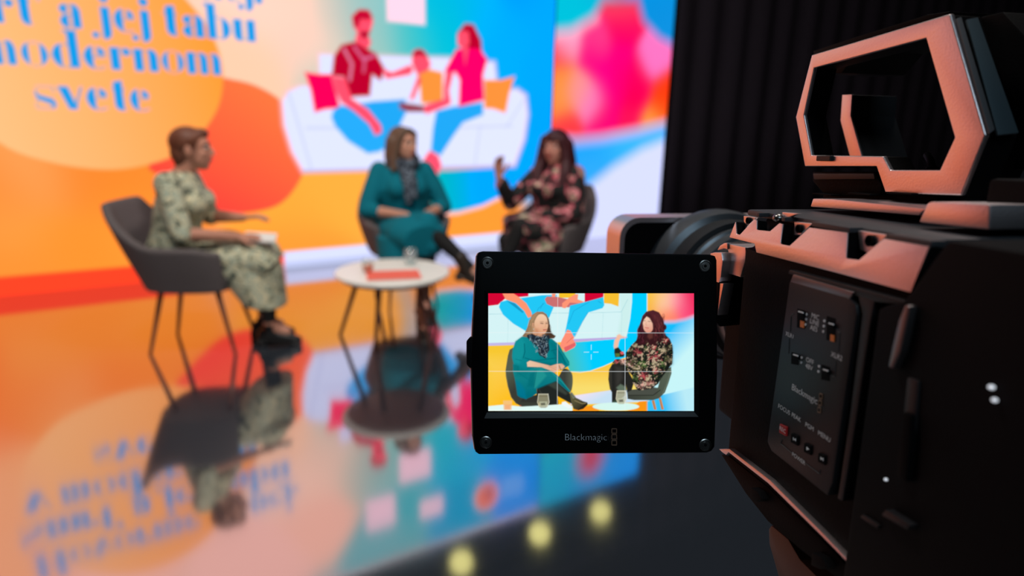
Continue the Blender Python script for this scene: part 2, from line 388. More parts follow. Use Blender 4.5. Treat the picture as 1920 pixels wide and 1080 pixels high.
# sofa
SOFA = (230, 234, 255)
cv.poly(WP((597, 100), (700, 103), (850, 108), (928, 116), (934, 170), (970, 166), (987, 178), (991, 215), (984, 262), (966, 312), (770, 318), (566, 323), (545, 285), (530, 235), (526, 190), (538, 170), (560, 160), (598, 157)), lin((255, 205, 215)), .05)  # soft pink rim: the sofa's edge glow painted into the picture
cv.poly(WP((599, 102), (700, 105), (850, 110), (926, 118), (932, 172), (968, 168), (984, 180), (988, 215), (981, 260), (963, 310), (770, 315), (569, 320), (549, 285), (534, 235), (530, 190), (541, 173), (562, 162), (600, 160)), lin(SOFA), S1)
cv.poly(WP((566, 319), (964, 309), (964, 314), (566, 324)), lin((196, 180, 225)), S1)
for a in (((541, 173), (560, 235), (584, 318)), ((575, 240), (690, 240)), ((820, 240), (960, 236)), ((900, 236), (890, 312)), ((950, 238), (985, 182))): cv.line(WP(*a), .014, lin((205, 214, 246)), S1)
# cushions
cv.poly(WP((571, 135), (598, 139), (622, 139), (630, 170), (638, 203), (610, 205), (590, 211), (583, 170)), lin((255, 0, 92)), S1)
cv.poly(WP((908, 150), (940, 150), (965, 143), (955, 175), (948, 212), (925, 204), (908, 203)), lin((255, 150, 62)), S1)
SKIN, CRIM, MAG, JEAN = (255, 82, 112), (196, 0, 46), (255, 0, 108), (34, 172, 242)
# man
cv.poly(WP((640, 200), (700, 190), (760, 186), (762, 210), (745, 245), (760, 262), (740, 290), (705, 275), (660, 248), (628, 222), (626, 208)), lin(JEAN), S1, smooth=False)
cv.poly(WP((626, 206), (640, 197), (660, 207), (700, 242), (722, 262), (714, 284), (690, 288), (652, 264), (628, 236), (621, 219)), lin((40, 176, 244)), S1)
cv.poly(WP((672, 60), (690, 62), (696, 80), (690, 92), (668, 86), (666, 70)), lin(SKIN), S1)
cv.poly(WP((640, 84), (665, 78), (690, 92), (705, 100), (722, 130), (714, 152), (698, 140), (694, 180), (650, 182), (645, 145), (622, 142), (626, 105)), lin(CRIM), S1)
cv.line(WP((645, 92), (660, 120), (656, 150)), .02, lin((235, 140, 180)), S1)
cv.line(WP((664, 88), (682, 112), (702, 104)), .02, lin((225, 110, 160)), S1)
cv.line(WP((684, 108), (682, 135)), .016, lin((225, 110, 160)), S1)
cv.poly(WP((660, 30), (676, 18), (694, 22), (700, 40), (694, 60), (682, 72), (672, 66), (662, 48)), lin(SKIN), S1)
cv.poly(WP((660, 32), (672, 18), (690, 18), (699, 32), (690, 38), (676, 36), (672, 52), (664, 50)), lin((206, 6, 52)), S1)
cv.poly(WP((674, 58), (694, 58), (688, 72), (678, 72)), lin((190, 10, 50)), S1)
cv.poly(WP((716, 128), (724, 148), (770, 140), (776, 128), (768, 122), (735, 136)), lin(SKIN), S1)
cv.poly(WP((622, 142), (646, 146), (660, 185), (690, 205), (714, 235), (716, 248), (704, 254), (692, 232), (664, 208), (640, 192), (628, 170)), lin(SKIN), S1)
# child
cv.poly(WP((774, 96), (784, 92), (798, 98), (808, 120), (800, 140), (782, 140), (772, 118)), lin(SKIN), S1)
cv.poly(WP((773, 106), (780, 92), (792, 92), (802, 108), (790, 104)), lin((190, 20, 50)), S1)
cv.poly(WP((784, 140), (806, 130), (830, 136), (830, 192), (790, 194), (788, 166)), lin((255, 152, 62)), S1)
cv.poly(WP((784, 140), (790, 150), (776, 186), (768, 186)), lin(SKIN), S1)
cv.poly(WP((748, 192), (780, 196), (800, 200), (800, 210), (766, 210), (750, 204)), lin((150, 62, 84)), S1)
cv.poly(WP((798, 196), (832, 186), (842, 196), (820, 206), (800, 214), (794, 206)), lin(SKIN), S1)
# woman
cv.poly(WP((818, 208), (850, 200), (905, 192), (906, 215), (868, 230), (850, 255), (826, 292), (808, 284), (812, 240)), lin(JEAN), S1)
cv.poly(WP((858, 62), (872, 44), (888, 46), (902, 75), (904, 102), (884, 100), (870, 92), (860, 80)), lin(CRIM), S1)
cv.poly(WP((858, 66), (866, 58), (878, 60), (880, 82), (868, 92), (858, 84)), lin(SKIN), S1)
cv.poly(WP((856, 92), (874, 90), (900, 92), (914, 112), (906, 140), (908, 188), (860, 200), (862, 150), (854, 136), (838, 140), (834, 132)), lin(MAG), S1)
cv.poly(WP((868, 88), (878, 90), (872, 122)), lin(SKIN), S1)
cv.poly(WP((836, 132), (850, 138), (842, 170), (846, 194), (832, 200), (832, 165)), lin(SKIN), S1)
cv.poly(WP((806, 282), (822, 292), (828, 310), (818, 334), (800, 334), (788, 320), (796, 296)), lin((255, 84, 116)), S1)
# pale squares and round emblem in the top band (the middle one also shows mirrored)
PINK = (255, 222, 238)
cv.poly([(-1.375, 2.15), (-1.005, 2.15), (-1.005, 2.50), (-1.375, 2.50)], lin(PINK), .03)
cv.poly([(-1.76, 2.58), (-1.43, 2.58), (-1.43, 2.96), (-1.76, 2.96)], lin(PINK), .03)
cv.poly([(-1.145, 2.78), (-.86, 2.78), (-.86, 3.02), (-1.145, 3.02)], lin(PINK), .03)
cv.ell(-.292, 2.99, .17, .185, lin((255, 226, 215)), S1)
cv.ell(-.292, 2.99, .15, .165, lin((255, 118, 66)), S1)
cv.ell(-.262, 2.96, .05, .07, lin((200, 80, 60)), .06)
for k in range(3): cv.line([(-.06, 2.87+.09*k), (.2+.02*(k == 1), 2.89+.09*k)], .05, lin((170, 212, 252)), .03, .75)
cv.poly([(-5.7, Z_TOP-.05), (.5, Z_TOP-.05), (.5, Z_TOP+.1), (-5.7, Z_TOP+.1)], lin((238, 214, 222)), .03)
# lettering
BL = lin((0, 160, 236)); XH = .155; TS = .010
ex = lambda px, py: W(px, py)[0]
halo = cv.c.copy()
def words(parts, base):
    for s, a, b in parts: set_text(cv, s, a, b, base, XH, BL, TS)
words([('svete', ex(68, 200), ex(290, 206))], 1.335)
words([('v', -4.52, -4.33), ('m', -4.27, ex(38, 122)), ('odernom', ex(42, 122), ex(420, 137))], 1.625)
words([('Sm', -4.58, -4.16), ("rt'", ex(-8, 45), ex(92, 50)), ('a', ex(113, 55), ex(160, 58)), ('jej', ex(188, 58), ex(288, 62)), ('tabu', ex(308, 66), ex(485, 76))], 1.895)
words([('Hovorme', -4.52, -3.28), ('o', -3.16, -2.97), ('nej.', -2.86, -2.40)], 2.185)
words([('tab', -2.95, -2.55)], 2.9) if False else None
LED_OVER = 0.2
M_led = display_mat('led_picture', 1.0, 'FRONT')
M_cab = mat('led_cabinet', (22, 22, 24), 0.6)
def led(name, cvs, label):
    cvs.c = cvs.c*(1+LED_OVER*np.clip((cvs.c-.80)/.2, 0, 1))      # full-drive primaries are brighter than the exposure holds
    s0, s1 = cvs.x[0], cvs.x[-1]; c = wall_p((s0+s1)/2/KS, 0, 0)
    r = empty(name, c)
    def pt(X, Y):
        P = np.stack([X/KS, WM*X/KS+WC, Y], -1); return P - c
    link('screen_picture', display_mesh('screen_picture', cvs, pt), M_led, r)
    k = WDIR[0]; P = [wall_p(s*k, 0, o)-c for s, o in ((s0, -.012), (s1, -.012), (s1, -.11), (s0, -.11))]
    bm = bmesh.new(); add_prism(bm, P, (0, 0, Z_TOP)); obj('cabinet', bm, M_cab, r)
    for s in np.linspace(s0+.25, s1-.25, max(2, int((s1-s0)/1.2))):
        bm = bmesh.new(); p0 = wall_p(s*k, 0.012, -.6)-c; p1 = wall_p(s*k, 2.4, -.12)-c; add_tube(bm, [p0, p1], .02, 8); obj('support_strut', bm, M_cab, r)
    tag(r, label, 'led screen'); return r
led('led_wall', cv, 'wide LED wall showing a family on a sofa and blue lettering')
# side screens: soft colour blobs
def side(s0, s1, ctrl, nx):
    q = Canvas(s0, s1, 0, Z_TOP, nx, 180); q.field(ctrl, power=.105, eps=.05); return q
RC = [(*W(1070, 20), (0, 200, 226)), (*W(1065, 40), (0, 196, 222)), (*W(1165, 10), (235, 70, 100)), (*W(1168, 40), (250, 20, 90)), (*W(1235, 15), (0, 145, 225)), (*W(1240, 40), (20, 150, 230)),
      (*W(1060, 78), (255, 165, 205)), (*W(1120, 78), (255, 60, 140)), (*W(1225, 112), (255, 120, 200)), (*W(1160, 105), (255, 0, 128)), (*W(1110, 105), (255, 0, 130)), (*W(1045, 105), (255, 60, 60)),
      (*W(1050, 150), (255, 150, 66)), (*W(1050, 190), (255, 150, 70)), (*W(1085, 170), (255, 150, 150)), (*W(1110, 190), (255, 130, 190)), (*W(1140, 170), (255, 0, 140)), (*W(1190, 190), (255, 0, 82)), (*W(1190, 140), (255, 0, 95)),
      (*W(1243, 170), (255, 62, 18)), (*W(1240, 205), (255, 80, 20)), (*W(1225, 232), (255, 160, 70)), (*W(1130, 232), (255, 10, 120)), (*W(1060, 235), (255, 60, 70)), (*W(1180, 222), (255, 20, 90)),
      (*W(1120, 285), (20, 172, 255)), (*W(1085, 290), (10, 166, 248)), (*W(1170, 265), (60, 190, 255)), (*W(1100, 330), (70, 180, 250)), (*W(1215, 275), (190, 215, 255)), (*W(1180, 340), (222, 228, 255)), (*W(1225, 340), (222, 228, 255)),
      (*W(1130, 390), (215, 226, 255)), (*W(1200, 390), (224, 230, 255)), (*W(1110, 440), (216, 226, 255)), (*W(1200, 440), (222, 230, 255)), (*W(1050, 430), (40, 170, 250)), (1.9, .05, (210, 218, 245)),
      (*W(1040, 880), (0, 190, 232)), (*W(1070, 870), (20, 170, 220)), (*W(1110, 858), (225, 60, 90)), (*W(1160, 860), (10, 160, 245)), (*W(1180, 880), (0, 165, 255)), (*W(1030, 920), (0, 180, 230)), (*W(1100, 900), (0, 165, 240))]
cool = [p for p in RC if p[2][0] < 100]; warmp = [p for p in RC if p[2][0] > 230 and p[1] < 2.7]
sp = Canvas(S_M+.015, S_R, 0, Z_TOP, 110, 180); sp.field(cool, power=.22, eps=.05)
sp.poly(np.vstack([WP((1040, 445), (1068, 400), (1100, 352), (1150, 312), (1205, 278), (1275, 250)), [(2.6, -.3), (.3, -.3)]]), lin((222, 228, 255)), .16)
wf = Canvas(S_M+.015, S_R, 0, Z_TOP, 110, 180); wf.field(warmp+[(*W(1165, 130), (255, 0, 120)), (*W(1140, 210), (255, 0, 120)), (*W(1130, 130), (255, 0, 135)), (*W(1165, 60), (255, 0, 105)), (*W(1200, 165), (255, 0, 90)), (*W(1160, 170), (255, 0, 110))], power=.11, eps=.05)
zone = WP((1015, 66), (1070, 60), (1112, 36), (1132, 0), (1196, 0), (1206, 40), (1236, 72), (1275, 92), (1275, 222), (1200, 240), (1130, 254), (1080, 259), (1015, 254))
wm2 = Canvas(S_M+.015, S_R, 0, Z_TOP, 110, 180); wm2.poly(zone, np.ones(3), .15); halo_ = Canvas(S_M+.015, S_R, 0, Z_TOP, 110, 180); halo_.line(WP((1275, 226), (1200, 246), (1130, 260), (1080, 265), (1015, 260)), .1, np.ones(3), .12, .55); halo_.line(WP((1030, 66), (1075, 60), (1116, 36)), .1, np.ones(3), .12, .6)
sp.c = sp.c*(1-wm2.c)+wf.c*wm2.c; sp.c = sp.c*(1-halo_.c*.7)+lin((255, 190, 215))*halo_.c*.7
sp.ell(*W(1108, 856), .2, .26, lin((225, 60, 90)), .25)
led('led_side_screen', sp, 'narrow LED side screen with blurred pink and blue shapes beside black drape')
LC = [(-5.8, 3.2, (255, 180, 190)), (-6.4, 3.1, (255, 165, 180)), (-7.1, 3.0, (255, 175, 180)), (-5.8, 2.4, (255, 172, 172)), (-6.5, 2.3, (255, 155, 165)), (-7.1, 2.2, (255, 172, 150)),
      (-5.8, 1.6, (255, 165, 150)), (-6.4, 1.5, (255, 150, 140)), (-7.1, 1.4, (255, 165, 130)), (-5.8, .8, (255, 150, 105)), (-6.5, .8, (255, 140, 100)), (-7.1, .7, (255, 130, 100)), (-5.9, .1, (255, 140, 80)), (-6.8, .1, (255, 120, 80))]
led('led_side_screen', side(S_L-1.70, S_L-.015, LC, 110), 'narrow LED side screen, added out of view at the left end of the wide LED wall')  # added unseen screen, its tones picked to tint the camera metal

# ---------------------------------------------------------------- lighting truss with three warm spotlights above the screens
M_steel = mat('truss_steel', (70, 72, 76), 0.4, metal=0.9)
M_hous = mat('lamp_housing', (16, 16, 18), 0.5)
M_lens = mat('lamp_lens', (30, 30, 25), 0.3, emit=(246, 240, 150), estr=1.5)
tr = empty('lighting_truss', wall_p(.4, 4.0, .25))
k = WDIR
for dz, do in ((0, 0), (.22, 0), (.11, .19)):
    a = WDIR*-5.5+np.array([0, 0, dz])+WNORM*do; b_ = WDIR*3.2+np.array([0, 0, dz])+WNORM*do
    bm = bmesh.new(); add_tube(bm, [a, b_], .022, 10); obj('chord_tube', bm, M_steel, tr, True)
bm = bmesh.new()
for i in range(34):
    s = -5.4+i*.25; C3 = [np.array([0, 0, 0]), np.array([0, 0, .22]), np.array([0, 0, .11])+WNORM*.19]
    for j in range(3): add_tube(bm, [WDIR*s+C3[j], WDIR*(s+.25)+C3[(j+1) % 3]], .009, 6)
tag(obj('lattice', bm, M_steel, tr), kind='stuff')
for s in (-5, -1.2, 2.6):
    bm = bmesh.new(); add_tube(bm, [WDIR*s+np.array([0, 0, .2]), WDIR*s+np.array([0, 0, .80])], .012, 8); obj('hanger', bm, M_steel, tr)
tag(tr, 'steel lattice lighting truss hanging above the LED wall', 'truss')
for i, (px, py, lab) in enumerate([(865, 1055, 'round yellow spotlight above the sofa picture, leftmost of three'), (1012, 1000, 'round yellow spotlight, middle of three above the LED wall'), (1126, 960, 'round yellow spotlight above the narrow side screen, rightmost of three')]):
    d = ray(px, py); t = (WC-.3-WN@CE)/(WN@d); P = CE+d*t; P[2] = -P[2]
    aim = np.array([-P[0]*.6, -P[1], -EYE-P[2]]); aim /= np.linalg.norm(aim)
    r = empty('spotlight', P)
    bm = bmesh.new(); add_lathe(bm, [(0, -.32), (.09, -.32), (.115, -.22), (.125, -.02), (.145, 0), (.145, .03), (.13, .03), (.13, .0)], (0, 0, 0), aim, 28); obj('housing', bm, M_hous, r, True)
    bm = bmesh.new(); add_lathe(bm, [(.0, .022), (.06, .018), (.13, .004), (.13, -.002), (0, -.002)], (0, 0, 0), aim, 28); obj('lens', bm, M_lens, r, True)
    bm = bmesh.new(); c = np.array(aim)*-.12; up = np.array([0, 0, 4.0-P[2]])
    add_tube(bm, [c+WDIR*.135, c+WDIR*.16+up*.4, c+WDIR*.15+up*.72, c-WDIR*.15+up*.72, c-WDIR*.16+up*.4, c-WDIR*.135], .009, 6)
    add_tube(bm, [c+up*.72, c+up*1.0], .016, 8); obj('yoke', bm, M_steel, r)
    tag(r, lab, 'spotlight', 'spotlights on the truss')
# ---------------------------------------------------------------- tub chairs
M_shell = mat('charcoal_wool', (104, 96, 96), 0.9, spec=0.2, noise=0.25, scale=220, bump=0.4)
M_seatpad = mat('charcoal_seat', (92, 88, 88), 0.9, spec=0.2, noise=0.25, scale=220, bump=0.4)
M_leg = mat('brown_leg', (120, 70, 52), 0.4, noise=0.25, scale=30, stretch=(1, 1, .1))
def chair_shell():
    """wrap-around back and arms: grid over angle and height, with thickness"""
    NA, NT = 49, 10; v = []
    sm = lambda e0, e1, q: (lambda t: t*t*(3-2*t))(min(1, max(0, (q-e0)/(e1-e0))))
    for i in range(NA):
        a = math.radians(-138+276*i/(NA-1)); c, s = math.cos(a), math.sin(a); pw = .62
        cc = math.copysign(abs(c)**pw, c); ss = math.copysign(abs(s)**pw, s); A = abs(math.degrees(a))
        ztop = .86-.220*sm(28, 84, A)-.03*sm(100, 138, A)
        bx, by = (-.205*cc if c > 0 else -.235*cc), .205*ss
        back = 1-sm(40, 95, A)
        tx, ty = (-.25*cc-.125*back if c > 0 else -.25*cc), (.285-.03*back)*ss
        for j in range(NT):
            t = j/(NT-1); k = 1+.018*math.sin(math.pi*t)
            v.append(((bx*(1-t)+tx*t)*k, (by*(1-t)+ty*t)*k, .385+(ztop-.385)*t))
    f = [(i*NT+j, (i+1)*NT+j, (i+1)*NT+j+1, i*NT+j+1) for i in range(NA-1) for j in range(NT-1)]
    me = mesh_py('shell', v, f)
    o = bpy.data.objects.new('tmp', me); COL.objects.link(o)
    md = o.modifiers.new('s', 'SOLIDIFY'); md.thickness = .042; md.offset = -1
    md = o.modifiers.new('b', 'BEVEL'); md.width = .016; md.segments = 3; md.limit_method = 'ANGLE'; md.angle_limit = 1.0
    dg = bpy.context.evaluated_depsgraph_get(); me2 = bpy.data.meshes.new_from_object(o.evaluated_get(dg)); bpy.data.objects.remove(o)
    return me2
def rounded_pad(z0, z1, sx, sy, cx=0.02, pw=3.2, n=40):
    bm = bmesh.new(); rings = []
    for z, k in ((z0, .90), (z0+.012, .98), ((z0+z1)/2, 1.0), (z1-.012, .97), (z1, .86), (z1+.006, .45)):
        r = []
        for i in range(n):
            t = 2*math.pi*i/n; c, s = math.cos(t), math.sin(t)
            r.append(bm.verts.new((cx+sx*k*math.copysign(abs(c)**(2/pw), c), sy*k*math.copysign(abs(s)**(2/pw), s), z)))
        rings.append(r)
    for a, b_ in zip(rings, rings[1:]):
        for i in range(n): bm.faces.new((a[i], a[(i+1) % n], b_[(i+1) % n], b_[i]))
    bm.faces.new(rings[0][::-1]); bm.faces.new(rings[-1]); return bm_mesh(bm, 'pad')
CH_SHELL = chair_shell(); CH_PAD = rounded_pad(.40, .465, .235, .235); CH_BASE = rounded_pad(.365, .405, .225, .225, 0.01)
CH_LEGS = []
for sx in (-1, 1):
    for sy in (-1, 1):
        bm = bmesh.new(); add_tube(bm, [(.15*sx, .13*sy, .372), (.235*sx, .175*sy, .0)], [.016, .009], 10); CH_LEGS.append(bm_mesh(bm, 'leg'))
for me_, mt_ in ((CH_SHELL, M_shell), (CH_PAD, M_seatpad), (CH_BASE, M_shell), *((l_, M_leg) for l_ in CH_LEGS)):
    me_.materials.clear(); me_.materials.append(mt_); me_.polygons.foreach_set('use_smooth', [True]*len(me_.polygons))
def chair(x, y, ang, label):
    r = empty('tub_chair', (x, y, 0), rz=ang)
    link('backrest_shell', CH_SHELL, None, r); link('seat_cushion', CH_PAD, None, r); link('seat_base', CH_BASE, None, r)
    for l_ in CH_LEGS: link('leg', l_, None, r)
    return tag(r, label, 'chair', 'grey tub chairs on the stage')
POS1 = (-1.90, 3.56, math.radians(8)); POS2 = (-.80, 4.60, math.radians(-66)); POS3 = (.30, 4.72, math.radians(-132))
chair(-1.815, 3.56, math.radians(4), 'charcoal tub chair under the short-haired woman in green print, seen in profile')
chair(*POS2, 'charcoal tub chair under the woman in the teal dress')
chair(.262, 4.74, math.radians(-120), 'charcoal tub chair under the long-haired woman in floral dress')

# ---------------------------------------------------------------- low tables and what stands on them
M_top = mat('white_tabletop', (250, 248, 240), 0.35, noise=0.03, scale=8)
M_tleg = mat('walnut_leg', (112, 66, 50), 0.45, noise=0.25, scale=30)
def clear_mat(name, tint, gloss, haze):
    M = bpy.data.materials.new(name); M.use_nodes = True; nt = M.node_tree
    for n in list(nt.nodes): nt.nodes.remove(n)
    N = nt.nodes.new; o = N('ShaderNodeOutputMaterial'); t = N('ShaderNodeBsdfTransparent'); g = N('ShaderNodeBsdfGlossy'); d = N('ShaderNodeBsdfDiffuse'); m1 = N('ShaderNodeMixShader'); m2 = N('ShaderNodeMixShader')
    t.inputs[0].default_value = (*lin(tint), 1); d.inputs[0].default_value = (*lin(tint), 1); g.inputs['Roughness'].default_value = .03
    m2.inputs[0].default_value = .05+gloss; m1.inputs[0].default_value = haze
    nt.links.new(t.outputs[0], m1.inputs[1]); nt.links.new(d.outputs[0], m1.inputs[2]); nt.links.new(m1.outputs[0], m2.inputs[1]); nt.links.new(g.outputs[0], m2.inputs[2]); nt.links.new(m2.outputs[0], o.inputs[0])
    return M
M_glass = clear_mat('clear_glass', (246, 250, 250), .02, .10); M_water = clear_mat('water', (238, 244, 246), .0, .25); M_juice = clear_mat('orange_drink', (255, 150, 80), .0, .5)
def table(c, rad, z, feet, label):
    r = empty('side_table', (c[0], c[1], 0))
    bm = bmesh.new(); add_lathe(bm, [(0, z-.03), (rad-.03, z-.03), (rad-.006, z-.02), (rad, z-.012), (rad, z-.005), (rad-.005, z), (0, z)], n=56); auto_smooth(obj('tabletop', bm, M_top, r))
    bm = bmesh.new(); add_lathe(bm, [(0, z-.046), (rad-.05, z-.046), (rad-.035, z-.040), (rad-.034, z-.0305), (0, z-.0305)], n=48); auto_smooth(obj('underside_board', bm, M_tleg, r))
    for fx, fy in feet:
        d = np.array([fx-c[0], fy-c[1]]); L = np.linalg.norm(d); t = d/L*min(L*.66, rad*.72)
        bm = bmesh.new(); add_tube(bm, [(t[0], t[1], z-.047), (d[0], d[1], 0)], [.017, .011], 10); obj('leg', bm, M_tleg, r, True)
    return tag(r, label, 'table', 'white low tables')
T1 = (-.70, 3.62); T2 = (.22, 3.62)
table(T1, .33, .46, [on_floor(638, 628)[:2], on_floor(704, 652)[:2], on_floor(808, 652)[:2], (-.48, 3.95)], 'low round white table with brown legs before the teal-dressed woman')
table(T2, .30, .46, [(T2[0]+.3*math.cos(a), T2[1]+.3*math.sin(a)) for a in (.4, 1.97, 3.54, 5.11)], 'low round white table before the floral-dressed woman, behind the camera monitor')
def tumbler(p, label, fill, fillmat, k=1.0):
    r = empty('glass_tumbler', p)
    bm = bmesh.new(); add_lathe(bm, [(0, 0), (.024*k, 0), (.036*k, .03*k), (.040*k, .055*k), (.035*k, .10*k), (.0335*k, .10*k), (.0385*k, .055*k), (.0345*k, .03*k), (.022*k, .006), (0, .006)], n=32); obj('glass_wall', bm, M_glass, r, True)
    bm = bmesh.new(); h = fill*k; add_lathe(bm, [(0, .0065), (.0215*k, .0065), (.034*k, .03*k), (.0375*k, min(.052*k, h)), (.0372*k, h), (0, h)], n=32); obj('drink', bm, fillmat, r, True)
    return tag(r, label, 'glass', 'drinking glasses on the tables')
tp = on_floor(770, 497, .46); tumbler((tp[0], tp[1], .4601), 'clear water glass at the back of the table before teal-dressed woman', .062, M_water)
tp = on_floor(690, 512, .46); tumbler((tp[0], tp[1], .4601), 'small tumbler of orange drink beside the red folder', .05, M_juice, .85)
tumbler((T2[0]-.06, T2[1]+.08, .4601), 'clear water glass on the table before floral-dressed woman', .06, M_water)
M_folder = mat('red_card', (255, 112, 92), 0.6, noise=.06, scale=20)
M_paper = mat('white_paper', (236, 234, 230), 0.7, noise=.02, scale=60)
def sheet_stack(name, p, rz, sx, sy, label, cat, m1, m2):
    r = empty(name, p, rz=rz)
    bm = bmesh.new(); add_box(bm, (0, 0, .004), (sx, sy, .007), .0012); obj('pages', bm, m2, r)
    bm = bmesh.new(); add_box(bm, (0, 0, .0086), (sx+.006, sy+.006, .0016), .0005); obj('cover', bm, m1, r)
    return tag(r, label, cat)
tp = on_floor(738, 518, .46); sheet_stack('folder', (tp[0], tp[1], .4602), .25, .29, .205, 'flat red folder lying on the low white table', 'folder', M_folder, M_paper)
# ---------------------------------------------------------------- people
def capsule_chain(bm, pts, rad, n=14):
    """overlapping tapered segments with round joints"""
    pts = [Vector(p) for p in pts]
    for i, (p, r) in enumerate(zip(pts, rad)): add_ell(bm, p, (r, r, r), u=n, v=8)
    for a, b_, ra, rb in zip(pts, pts[1:], rad, rad[1:]): add_cyl(bm, a, b_, ra, rb, n)
def fuse(bm, name, voxel, smooth=4, factor=.5):
    me = bm_mesh(bm, name, False); o = bpy.data.objects.new('tmp', me); COL.objects.link(o)
    md = o.modifiers.new('r', 'REMESH'); md.mode = 'VOXEL'; md.voxel_size = voxel; md.use_smooth_shade = True
    if smooth: md = o.modifiers.new('s', 'SMOOTH'); md.iterations = smooth; md.factor = factor
    dg = bpy.context.evaluated_depsgraph_get(); r = bpy.data.meshes.new_from_object(o.evaluated_get(dg)); bpy.data.objects.remove(o); bpy.data.meshes.remove(me)
    r.name = name; r.polygons.foreach_set('use_smooth', [True]*len(r.polygons)); return r
def hand(bm, wrist, d, palm_n, curl, side, k=1.0):
    """palm and five fingers; d = pointing direction, palm_n = out of the palm, thumb on the given side"""
    d = Vector(d).normalized(); n = (Vector(palm_n)-d*Vector(palm_n).dot(d)).normalized(); s = d.cross(n)*side
    w_ = Vector(wrist)
    for t in (-.026, -.009, .009, .026): capsule_chain(bm, [w_+d*.005+s*t*.6, w_+d*.085*k+s*t], [.013, .012], 10)
    L = {0: .058, 1: .070, 2: .074, 3: .066}
    for i, t in enumerate((-.028, -.0095, .0095, .028)):
        l_ = L[i]*k; p = w_+d*.085*k+s*t; a = curl
        d1 = d*math.cos(a*.5)+n*math.sin(a*.5); d2 = d*math.cos(a*1.2)+n*math.sin(a*1.2); d3 = d*math.cos(a*1.7)+n*math.sin(a*1.7)
        q1 = p+d1*l_*.45; q2 = q1+d2*l_*.32; q3 = q2+d3*l_*.25
        capsule_chain(bm, [p, q1, q2, q3], [.0095, .0088, .008, .0068], 10)
    p = w_+d*.022+s*.022; e = (d*.62+s*.75+n*.25).normalized(); q = p+e*.045; e2 = (d*.95+s*.3+n*.35*max(curl, .2)).normalized()
    capsule_chain(bm, [p, q, q+e2*.028, q+e2*.046], [.014, .0105, .0095, .0075], 10)
def head(bm, c, yaw, tilt=0.0, k=1.0):
    """skull, jaw, nose, ears, brow, lips; returns placement matrix (x forward, y left, z up)"""
    R3 = Matrix.Rotation(yaw, 3, 'Z') @ Matrix.Rotation(tilt, 3, 'Y'); c = Vector(c)
    T = lambda p: c + R3 @ (Vector(p)*k)
    add_ell(bm, T((-.008, 0, .022)), (.094*k, .074*k, .090*k), R3)
    add_ell(bm, T((.034, 0, -.035)), (.056*k, .058*k, .075*k), R3)
    add_ell(bm, T((.052, 0, -.088)), (.028*k, .03*k, .024*k), R3)
    capsule_chain(bm, [T((.084, 0, .022)), T((.100, 0, -.012)), T((.106, 0, -.024))], [.009*k, .011*k, .0125*k], 10)
    for s in (-1, 1):
        add_ell(bm, T((.096, .010*s, -.029)), (.009*k, .008*k, .007*k), R3, 10, 8)
        add_ell(bm, T((-.002, .076*s, -.008)), (.019*k, .008*k, .031*k), R3, 12, 8)
        add_ell(bm, T((.058, .036*s, -.022)), (.026*k, .022*k, .020*k), R3, 12, 8)
        add_ell(bm, T((.076, .030*s, .032)), (.014*k, .026*k, .008*k), R3, 12, 8)
    add_ell(bm, T((.085, 0, -.052)), (.012*k, .024*k, .006*k), R3, 12, 8)
    add_ell(bm, T((.083, 0, -.062)), (.012*k, .021*k, .007*k), R3, 12, 8)
    return T, R3
M_eye = mat('eye_white', (226, 220, 214), 0.25); M_iris = mat('eye_iris', (60, 44, 32), 0.2)
M_lip = mat('lips', (172, 84, 78), 0.5)
def face_bits(parent, T, R3, k, brow):
    for s in (-1, 1):
        bm = bmesh.new(); add_ell(bm, T((.079, .031*s, .010)), (.0105*k, .013*k, .0065*k), R3, 14, 10); e = obj('eye', bm, M_eye, parent, True)
        bm = bmesh.new(); add_ell(bm, T((.0865, .031*s, .010)), (.0042*k, .0058*k, .0058*k), R3, 12, 8); obj('iris', bm, M_iris, e, True)
        bm = bmesh.new(); capsule_chain(bm, [T((.088, .014*s, .029)), T((.086, .032*s, .036)), T((.074, .050*s, .030))], [.0035*k]*3, 8); obj('eyebrow', bm, brow, parent, True)
    bm = bmesh.new(); add_ell(bm, T((.0915, 0, -.0525)), (.008*k, .023*k, .0048*k), R3, 14, 8); add_ell(bm, T((.0895, 0, -.0615)), (.009*k, .019*k, .0058*k), R3, 14, 8); obj('lips', bm, M_lip, parent, True)
def shoe(bm, ankle, d, heel=.0, hi=.0, shin=None):
    """foot-shaped shoe along direction d (3D); ankle point at the joint"""
    a = Vector(ankle); d = Vector(d).normalized(); up = Vector((0, 0, 1)); up = (up-d*up.dot(d)).normalized()
    capsule_chain(bm, [a-d*.035-up*.045, a+d*.05-up*.052, a+d*.12-up*.062, a+d*.165-up*.064], [.036, .038, .036, .024])
    capsule_chain(bm, [a-(Vector(shin).normalized() if hi else -up)*(hi*1.5), a-up*.03], [.050 if hi else .040, .046 if hi else .042])
    add_box(bm, a+d*.06-up*.088, (.25, .07, .016), 0, rot=Matrix((d, up.cross(d), up)).transposed())
    if heel: add_box(bm, a-d*.045-up*(.08+heel/2), (.05, .05, heel+.02), 0, rot=Matrix((d, up.cross(d), up)).transposed())
def loft(bm, secs, n=28):
    """closed tube through elliptical sections: (centre, half-width vector, half-depth vector)"""
    R = []
    for c, a, b_ in secs:
        c = Vector(c); a = Vector(a); b_ = Vector(b_)
        R.append([bm.verts.new(c+a*math.cos(2*math.pi*i/n)+b_*math.sin(2*math.pi*i/n)) for i in range(n)])
    for p, q in zip(R, R[1:]):
        for i in range(n): bm.faces.new((p[i], p[(i+1) % n], q[(i+1) % n], q[i]))
    bm.faces.new(R[0][::-1]); bm.faces.new(R[-1])
